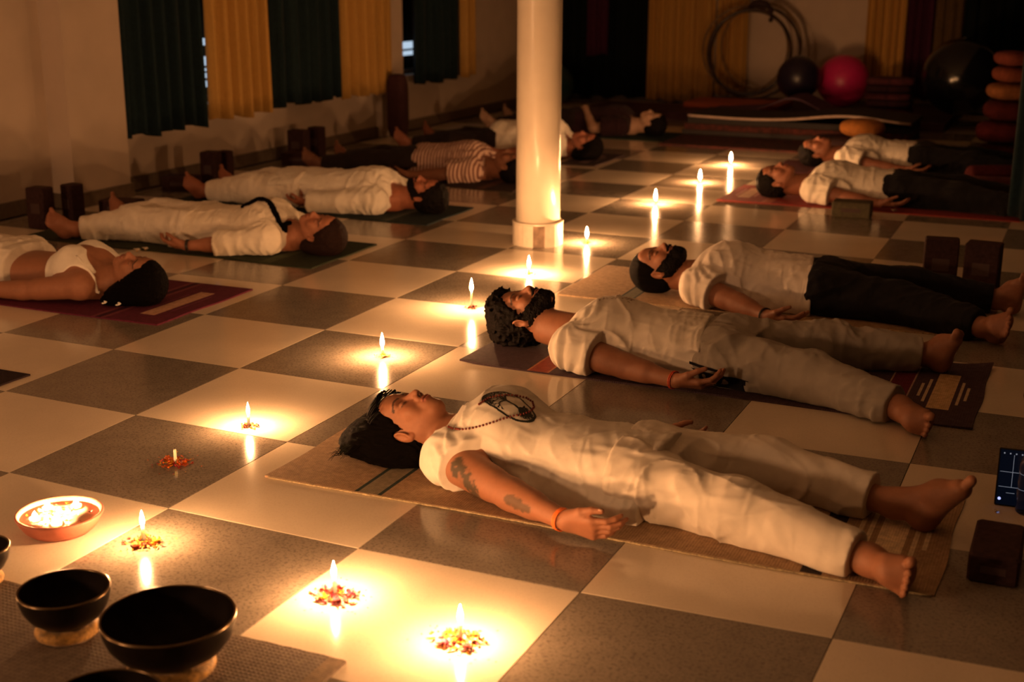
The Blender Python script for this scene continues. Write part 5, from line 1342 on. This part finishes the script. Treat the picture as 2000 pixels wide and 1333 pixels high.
block(2.80, 1.98, 0, (.23, .15, .10), .1, M_BLK, 'dark block at the right edge beside the purple mat')
block(-2.66, gy(80, -2.66), 0, (.12, .10, .235), .1, M_BLK, 'larger standing block at the wall, above the crop-top woman')
block(-2.62, gy(143, -2.62), 0, (.09, .10, .225), -.1, M_BLK, 'slim standing block right of the larger one, near the pilaster')
block(-2.52, 3.56, 0, (.23, .15, .095), .2, M_BLK, 'block lying flat before the feet of the braided woman')
block(-2.72, gy(413, -2.72), 0, (.11, .12, .235), .2, M_BLK, 'wider standing block at the wall behind the braided woman')
block(-2.72, gy(441, -2.72), 0, (.09, .08, .22), .0, M_BLK, 'narrower block touching the wider one below the first window')
block(-2.78, gy(372, -2.80, .05)-.12, 0, (.23, .15, .10), .3, M_BLK, 'block lying left of the standing pair below the first window')
block(-2.90, gy(584, -2.90), 0, (.14, .12, .23), .1, M_BLK, 'left standing block of the pair under the second teal curtain')
block(-2.86, gy(619, -2.86), 0, (.11, .10, .235), .0, M_BLK, 'right standing block of the pair under the second teal curtain')
block(-2.74, gy(590, -2.74)-.05, 0, (.23, .15, .095), .3, M_BLK, 'block lying in front of the pair under the second teal curtain')
def soft_box(name, c, d, rz, m, label, cat, pw=3.2, dn=14):
    V = []; F = []; N = 12; Mn = 24
    for j in range(N+1):
        ph = -math.pi/2+math.pi*j/N
        for i in range(Mn):
            a = 2*math.pi*i/Mn; cx_ = math.cos(ph)*math.cos(a); cy_ = math.cos(ph)*math.sin(a); cz_ = math.sin(ph)
            k = (abs(cx_)**pw+abs(cy_)**pw+abs(cz_)**pw)**(-1/pw); V.append((cx_*k*d[0]/2, cy_*k*d[1]/2, cz_*k*d[2]/2+d[2]/2))
    for j in range(N):
        for i in range(Mn): F.append((j*Mn+i, j*Mn+(i+1) % Mn, (j+1)*Mn+(i+1) % Mn, (j+1)*Mn+i))
    o = mesh_obj(name, V, F, m, None, True, loc=c); o.rotation_euler = (0, 0, rz); tag(o, label, cat); return o
soft_box('rolled_mat', (-2.86, gy(777, -2.86, .3), 0), (.17, .15, .56), 0, mat('dark_maroon_cover', (.045, .010, .012), .85), 'tall dark maroon bolster standing at the wall below the mustard curtain', 'bolster', 5)
# white flowers on the floor
def flower(px, py, s, label, z=0):
    q = at(px, py, z); root = empty('flower', (q[0], q[1], z), 0, label, 'flower')
    V = []; F = []
    for k in range(10):
        a = k*.66; up = .5+.05*k; n0 = len(V); ca, sa = math.cos(a), math.sin(a)
        for (u, v, w2) in ((.05, -.1, .1), (.05, .1, .1), (.7, .35, up), (1, 0, up*.9), (.7, -.35, up)): V.append(((u*ca-v*sa)*s, (u*sa+v*ca)*s, w2*s))
        F.append((n0, n0+4, n0+3, n0+2, n0+1))
    mesh_obj('petals', V, F, PET[c_wh], root); MB().sphere((0, 0, s*.3), s*.28, 8, 6).build('flower_centre', PET[c_ye], root, True)
flower(268, 492, .022, 'white flower beside the hand of the braided woman', .006)
flower(284, 489, .020, 'second white flower by the braided woman hand, nearer her', .006)
flower(1746, 414, .022, 'white flower by the hand of the man on the red mat')
flower(1905, 520, .016, 'small white flower on the floor right of the standing blocks')
flower(1945, 1001, .010, 'tiny white flower on the floor just below the phone')
# ------------------------------------------------------------------ phone and water bottle at the right edge
q1 = at(1941, 987)
PWd, PH, TL = .118, .162, math.radians(-12)
ph = empty('phone', (q1[0], q1[1], 0), .06, 'black phone standing up with a grid on its screen, behind the bottle', 'phone')
Mt = Matrix.Rotation(TL, 4, 'X')
MB().box((PWd/2, .0045, PH/2+.001), (PWd, .009, PH), Mt, bev=.003).build('phone_body', mat('black_glass', (.006, .006, .008), .12, .4), ph)
MB().box((PWd/2, -.0004, PH/2+.001), (PWd-.008, .0008, PH-.008), Mt).build('screen', mat('dark_screen', (.004, .005, .010), .2, .3, emis=(.02, .04, .10), estr=.05), ph)
ui = MB()
for k in range(7): ui.box((.014+k*.0155, -.0012, PH-.013), (.0034, .0006, .0034), Mt)
for yy in (.60, .34, .24): ui.box((PWd/2+(0 if yy > .3 else -.02), -.0012, PH*yy), (PWd-.014 if yy > .3 else .022, .0004, .0009), Mt)
for xx in (.040, .080): ui.box((xx, -.0012, PH*.62), (.0009, .0004, PH*.56), Mt)
tag(ui.build('screen_lines', mat('screen_white', (.1, .1, .1), .3, emis=(.7, .75, .9), estr=.30), ph), kind='stuff')
MB().lathe([(.0001, -.0004), (.0042, -.0004), (.0042, .0004), (.0001, .0004)], 20, Mt@Matrix.Translation((.012, -.0013, PH*.13))@Matrix.Rotation(math.pi/2, 4, 'X')).build('round_button', mat('screen_blue', (.05, .05, .1), .3, emis=(.45, .5, 1.0), estr=1.3), ph)
qb = at(1996, 1001); bt = empty('water_bottle', (qb[0]+.012, qb[1], 0), 0, 'clear plastic water bottle at the right edge in front of the phone', 'bottle')
MB().lathe([(.026, 0), (.031, .006), (.032, .03), (.030, .045), (.032, .06), (.030, .075), (.032, .09), (.030, .105), (.032, .125), (.030, .150), (.018, .178), (.0125, .188), (.0125, .200)], 40).build('bottle_body', mat('clear_plastic', (.96, .96, .96), .04, .5, trans=1.0, ior=1.33), bt, True)
MB().lathe([(.0145, .199), (.0145, .213), (.013, .2145)], 24).build('cap', mat('white_cap', (.7, .7, .7), .4), bt, True)

# ------------------------------------------------------------------ back of the room: mats, hoops, balls, bolsters
def slab(name, x0, x1, y0, y1, z0, th, m, label, cat, wave=None, edge=None, rz=0):
    nx = 40; V = []; F = []
    for t in (0, 1):
        for i in range(nx+1):
            x = x0+(x1-x0)*i/nx; zz = z0+(wave(i/nx) if wave else 0)
            for y in (y0, y1): V.append((x-(x0+x1)/2, y-(y0+y1)/2, zz+t*th))
    N0 = 2*(nx+1)
    for i in range(nx):
        a = 2*i; F += [(N0+a, N0+a+2, N0+a+3, N0+a+1), (a, a+1, a+3, a+2), (a, a+2, N0+a+2, N0+a), (a+1, N0+a+1, N0+a+3, a+3)]
    F += [(0, N0, N0+1, 1), (2*nx, 2*nx+1, N0+2*nx+1, N0+2*nx)]
    root = empty(name, ((x0+x1)/2, (y0+y1)/2, 0), 0, label, cat)
    mesh_obj('mat_sheet', V, F, m, root)
    if edge:
        e = MB(); P = []
        for i in range(nx+1): P.append((x0+(x1-x0)*i/nx-(x0+x1)/2, y0-(y0+y1)/2-.004, z0+(wave(i/nx) if wave else 0)+th*.5))
        e.tube(P, th*.55, 6); e.build('edge_binding', edge, root, True)
    return root
M_MA = mat('plum_mat_foam', (.06, .018, .03), .8); M_MB = mat('orange_mat_foam', (.42, .09, .03), .8); M_MC = mat('purple_mat_foam', (.085, .03, .075), .8); M_MD = mat('dark_red_blanket', (.085, .018, .014), .9, var=.4, vscale=25); M_ME = mat('charcoal_mat_foam', (.03, .025, .025), .85); M_PE = mat('pale_mat_edge', (.55, .42, .36), .7)
for k, (m_, lb) in enumerate(((M_ME, 'charcoal mat at the bottom of the pile at the back'), (M_MD, 'dark red patterned blanket folded in the mat pile at the back'), (M_ME, 'charcoal mat in the middle of the pile at the back'))):
    slab('folded_mat', -.66+.02*k, 1.34, 9.0+.02*k, 9.75, .052*k, .050, m_, lb, 'mat')
slab('wavy_mat', -.60, 1.36, 8.98, 9.72, .158, .022, M_ME, 'thick grey mat with a pale wavy edge on top of the pile', 'mat', wave=lambda s: .012+.045*math.exp(-((s-.72)/.2)**2)-.010*math.sin(s*6), edge=M_PE)
slab('rug', -.62, 1.9, 8.2, 8.95, .001, .012, M_MD, 'dark red patterned rug in front of the mat pile', 'rug')
slab('orange_mat', -1.15, -.15, 10.68, 11.3, .085, .05, M_MB, 'orange folded mat lying left behind the pile', 'mat')
slab('low_platform', -1.2, 1.5, 10.2, 11.9, .001, .082, M_MA, 'low stack of plum mats behind the pile', 'mat')
slab('purple_mat', -.75, 1.25, 10.05, 10.62, .088, .012, M_MC, 'purple mat with a raised wave behind the pile', 'mat', wave=lambda s: .02+.15*math.exp(-((s-.42)/.13)**2)+.02*math.sin(s*9)**2, edge=mat('lilac_edge', (.22, .12, .2), .7))
slab('dark_mat', -2.3, -1.3, 9.9, 11.6, .001, .02, M_MA, 'dark mat lying before the black curtain', 'mat')
# hoops
M_HOOP = mat('dark_hoop_tape', (.045, .022, .012), .3, .5, var=.6, vscale=7); M_HOOP2 = mat('ochre_hoop_tape', (.20, .12, .05), .35, .5, var=.3, vscale=9)
def hoop(px, py, Y, R, tilt, yaw, m, label, r=.014):
    c = at_y(px, py, Y); V = []; F = []; n = 96; k = 10
    for i in range(n):
        a = 2*math.pi*i/n
        for j in range(k):
            b = 2*math.pi*j/k; V.append(((R+r*math.cos(b))*math.cos(a), r*math.sin(b), (R+r*math.cos(b))*math.sin(a)))
    for i in range(n):
        for j in range(k): F.append((i*k+j, ((i+1) % n)*k+j, ((i+1) % n)*k+(j+1) % k, i*k+(j+1) % k))
    o = mesh_obj('hula_hoop', V, F, m, None, True, loc=tuple(c)); o.rotation_euler = (tilt, 0, yaw); tag(o, label, 'hoop'); return o
hoop(1463, 102, 11.45, .440, -.18, .05, M_HOOP, 'thick dark hoop at the front of the leaning hoops', .020)
hoop(1474, 103, 11.55, .485, -.18, -.02, M_HOOP, 'second dark hoop, reaching farther right than the front one')
hoop(1455, 96, 11.62, .455, -.16, .10, M_HOOP2, 'ochre hoop behind the dark hoops, reaching farther left', .011)
hoop(1486, 90, 11.70, .450, -.14, -.12, M_HOOP2, 'thin ochre hoop at the back of the leaning hoops', .009)
for k, (px, py, r_) in enumerate(((1452, 8, .030), (1510, 42, .016))):
    c = at_y(px, py, 11.4); pass
cw = at_y(1485, 8, 11.40); kn = empty('cloth_wrap', (cw[0], cw[1], cw[2]-.06), 0, 'dark cloth knotted round the top of the hoops with a hanging end', 'cloth')
MB().tube([(-.12, 0, .03), (-.06, -.01, .07), (.0, -.01, .075), (.07, 0, .06), (.11, .01, .03)], [.015, .035, .04, .032, .012], 10).sphere((.115, 0, .0), .032, 10, 8, (1, 1, 1.3)).sphere((.12, 0, -.10), .026, 10, 8).tube([(.115, 0, .0), (.12, 0, -.1)], .010, 8).build('knotted_cloth', mat('dark_wrap_cloth', (.03, .012, .010), .8), kn, True)
# balls
def ball(px, py, Y, R, m, label):
    c = at_y(px, py, Y); z = c[2]; rt = empty('exercise_ball', (c[0], Y, max(z-R, .0)), 0, label, 'exercise ball')
    V = []; F = []; nu, nv = 40, 28
    for j in range(nv+1):
        ph_ = -math.pi/2+math.pi*j/nv
        rr_ = R*(1+.006*math.sin(j*math.pi*.5*2)) if 4 < j < nv-4 else R
        for i in range(nu): a = 2*math.pi*i/nu; V.append((rr_*math.cos(ph_)*math.cos(a), rr_*math.cos(ph_)*math.sin(a), R+rr_*math.sin(ph_)))
    for j in range(nv):
        for i in range(nu): F.append((j*nu+i, j*nu+(i+1) % nu, (j+1)*nu+(i+1) % nu, (j+1)*nu+i))
    mesh_obj('ball_skin', V, F, m, rt, True); MB().lathe([(.012, 2*R-.001), (.010, 2*R+.003), (.004, 2*R+.004)], 12).build('valve', mat('white_valve', (.6, .6, .6), .5), rt)
    return rt
ball(1647, 158, 11.35, .265, mat('magenta_vinyl', (.62, .02, .16), .38, .5, var=.05), 'magenta exercise ball at the back wall')
ball(1560, 152, 10.95, .22, mat('navy_vinyl', (.018, .012, .03), .35, .5), 'dark navy exercise ball left of the magenta one')
ball(1878, 150, 10.6, .36, mat('black_vinyl', (.006, .007, .010), .18, .6), 'large black exercise ball with a bright glint, right of the magenta one')
ball(1082, 195, 11.2, .22, mat('teal_vinyl', (.02, .07, .065), .45, .5), 'teal exercise ball half hidden by the white pillar')
# stack of folded blankets
sx = at_y(1735, 200, 10.9)[0]; 
for k in range(5):
    soft_box('folded_blanket', (sx+.01*math.sin(k*2), 10.9, .003+.072*k+.08), (.46-.02*(k % 2), .36, .070), .02*k, mat('blanket_%d' % (k % 2), ((.10, .02, .03), (.055, .014, .022))[k % 2], .9, var=.3, vscale=30), ['lowest', 'second lowest', 'middle', 'second highest', 'topmost'][k]+' maroon blanket of the stack right of the magenta ball', 'blanket', 6)
# round cushions stacked by the right wall
CC = [(.14, .19, (.06, .012, .010)), (.33, .17, (.08, .012, .014)), (.50, .155, (.07, .012, .012)), (.645, .13, (.20, .08, .03)), (.765, .12, (.16, .045, .025)), (.87, .11, (.14, .035, .025))]
zz = .0
for k, (zc_, th_, cl) in enumerate(CC):
    soft_box('round_cushion', (2.16-.02*math.sin(k*1.7)+.03*(k > 3), 8.0, zz), (.40-.035*k+(.04 if k == 3 else 0), .36, th_), .1*k, mat('cushion_cloth_%d' % k, cl, .9, .1, var=.15, vscale=20, bump=.2), ['lowest dark red', 'second dark red', 'third, crimson', 'fourth, ochre', 'fifth, terracotta', 'topmost, rust'][k]+' cushion of the stack at the right wall', 'cushion', 2.8); zz += th_*1.002
soft_box('round_cushion', tuple(np.array(at_y(1684, 252, 8.35))*np.array([1, 1, 0])+np.array([0, 0, .14])), (.36, .34, .15), 0, mat('orange_cushion_cloth', (.45, .17, .03), .85, var=.15, vscale=20, bump=.2), 'orange round cushion behind the man at the far right', 'cushion', 2.4)
soft_box('folded_blanket', (.95, 8.35, .014), (.62, .42, .125), 0, mat('dark_blanket', (.04, .014, .016), .9, var=.3), 'dark folded blanket under the orange cushion', 'blanket', 5)
def bolster(c, Ln, r, rz, m, label):
    rt = empty('bolster', c, rz, label, 'bolster'); Mx = Matrix.Rotation(math.pi/2, 4, 'Y')
    pr = [(.002, -Ln/2-.004), (r*.5, -Ln/2-.004), (r*.88, -Ln/2+.004), (r, -Ln/2+.02), (r*1.015, 0), (r, Ln/2-.02), (r*.88, Ln/2-.004), (r*.5, Ln/2+.004), (.002, Ln/2+.004)]
    MB().lathe(pr, 32, Matrix.Translation((0, 0, r*1.015))@Mx).build('bolster_cover', m, rt, True)
    MB().lathe([(.02, Ln/2+.002), (.018, Ln/2+.010), (.004, Ln/2+.012)], 12, Matrix.Translation((0, 0, r*1.015))@Mx).build('end_button', M_MAR, rt); return rt
bolster((2.24, 6.86, .0), .46, .085, .5, M_MAR, 'maroon bolster lying at the right wall beyond the black trousers')
bolster((2.26, 6.50, .0), .36, .07, .2, mat('rose_canvas', (.13, .03, .035), .85), 'smaller rose bolster in front of the maroon one at the right wall')

# repeats share a group phrase
GROUPS = {'candle': 'thin white candles set out on the floor', 'petal_ring': 'petal rings round the candles', 'yoga_mat': 'cotton mats laid in two rows', 'yoga_block': 'foam blocks on the floor',
          'person': 'people lying on their mats', 'singing_bowl': 'black singing bowls on the burlap mat', 'ring_cushion': 'gold ring cushions under the bowls', 'hula_hoop': 'hoops leaning at the back wall',
          'exercise_ball': 'exercise balls at the back', 'round_cushion': 'round cushions at the back right', 'folded_blanket': 'folded blankets at the back', 'folded_mat': 'folded mats in the pile at the back',
          'bolster': 'bolsters at the right wall', 'flower': 'white flowers on the floor', 'curtain': 'curtains round the room'}
for o in SC.objects:
    k = o.name.split('.')[0]
    if o.parent is None and k in GROUPS and 'category' in o: o['group'] = GROUPS[k]
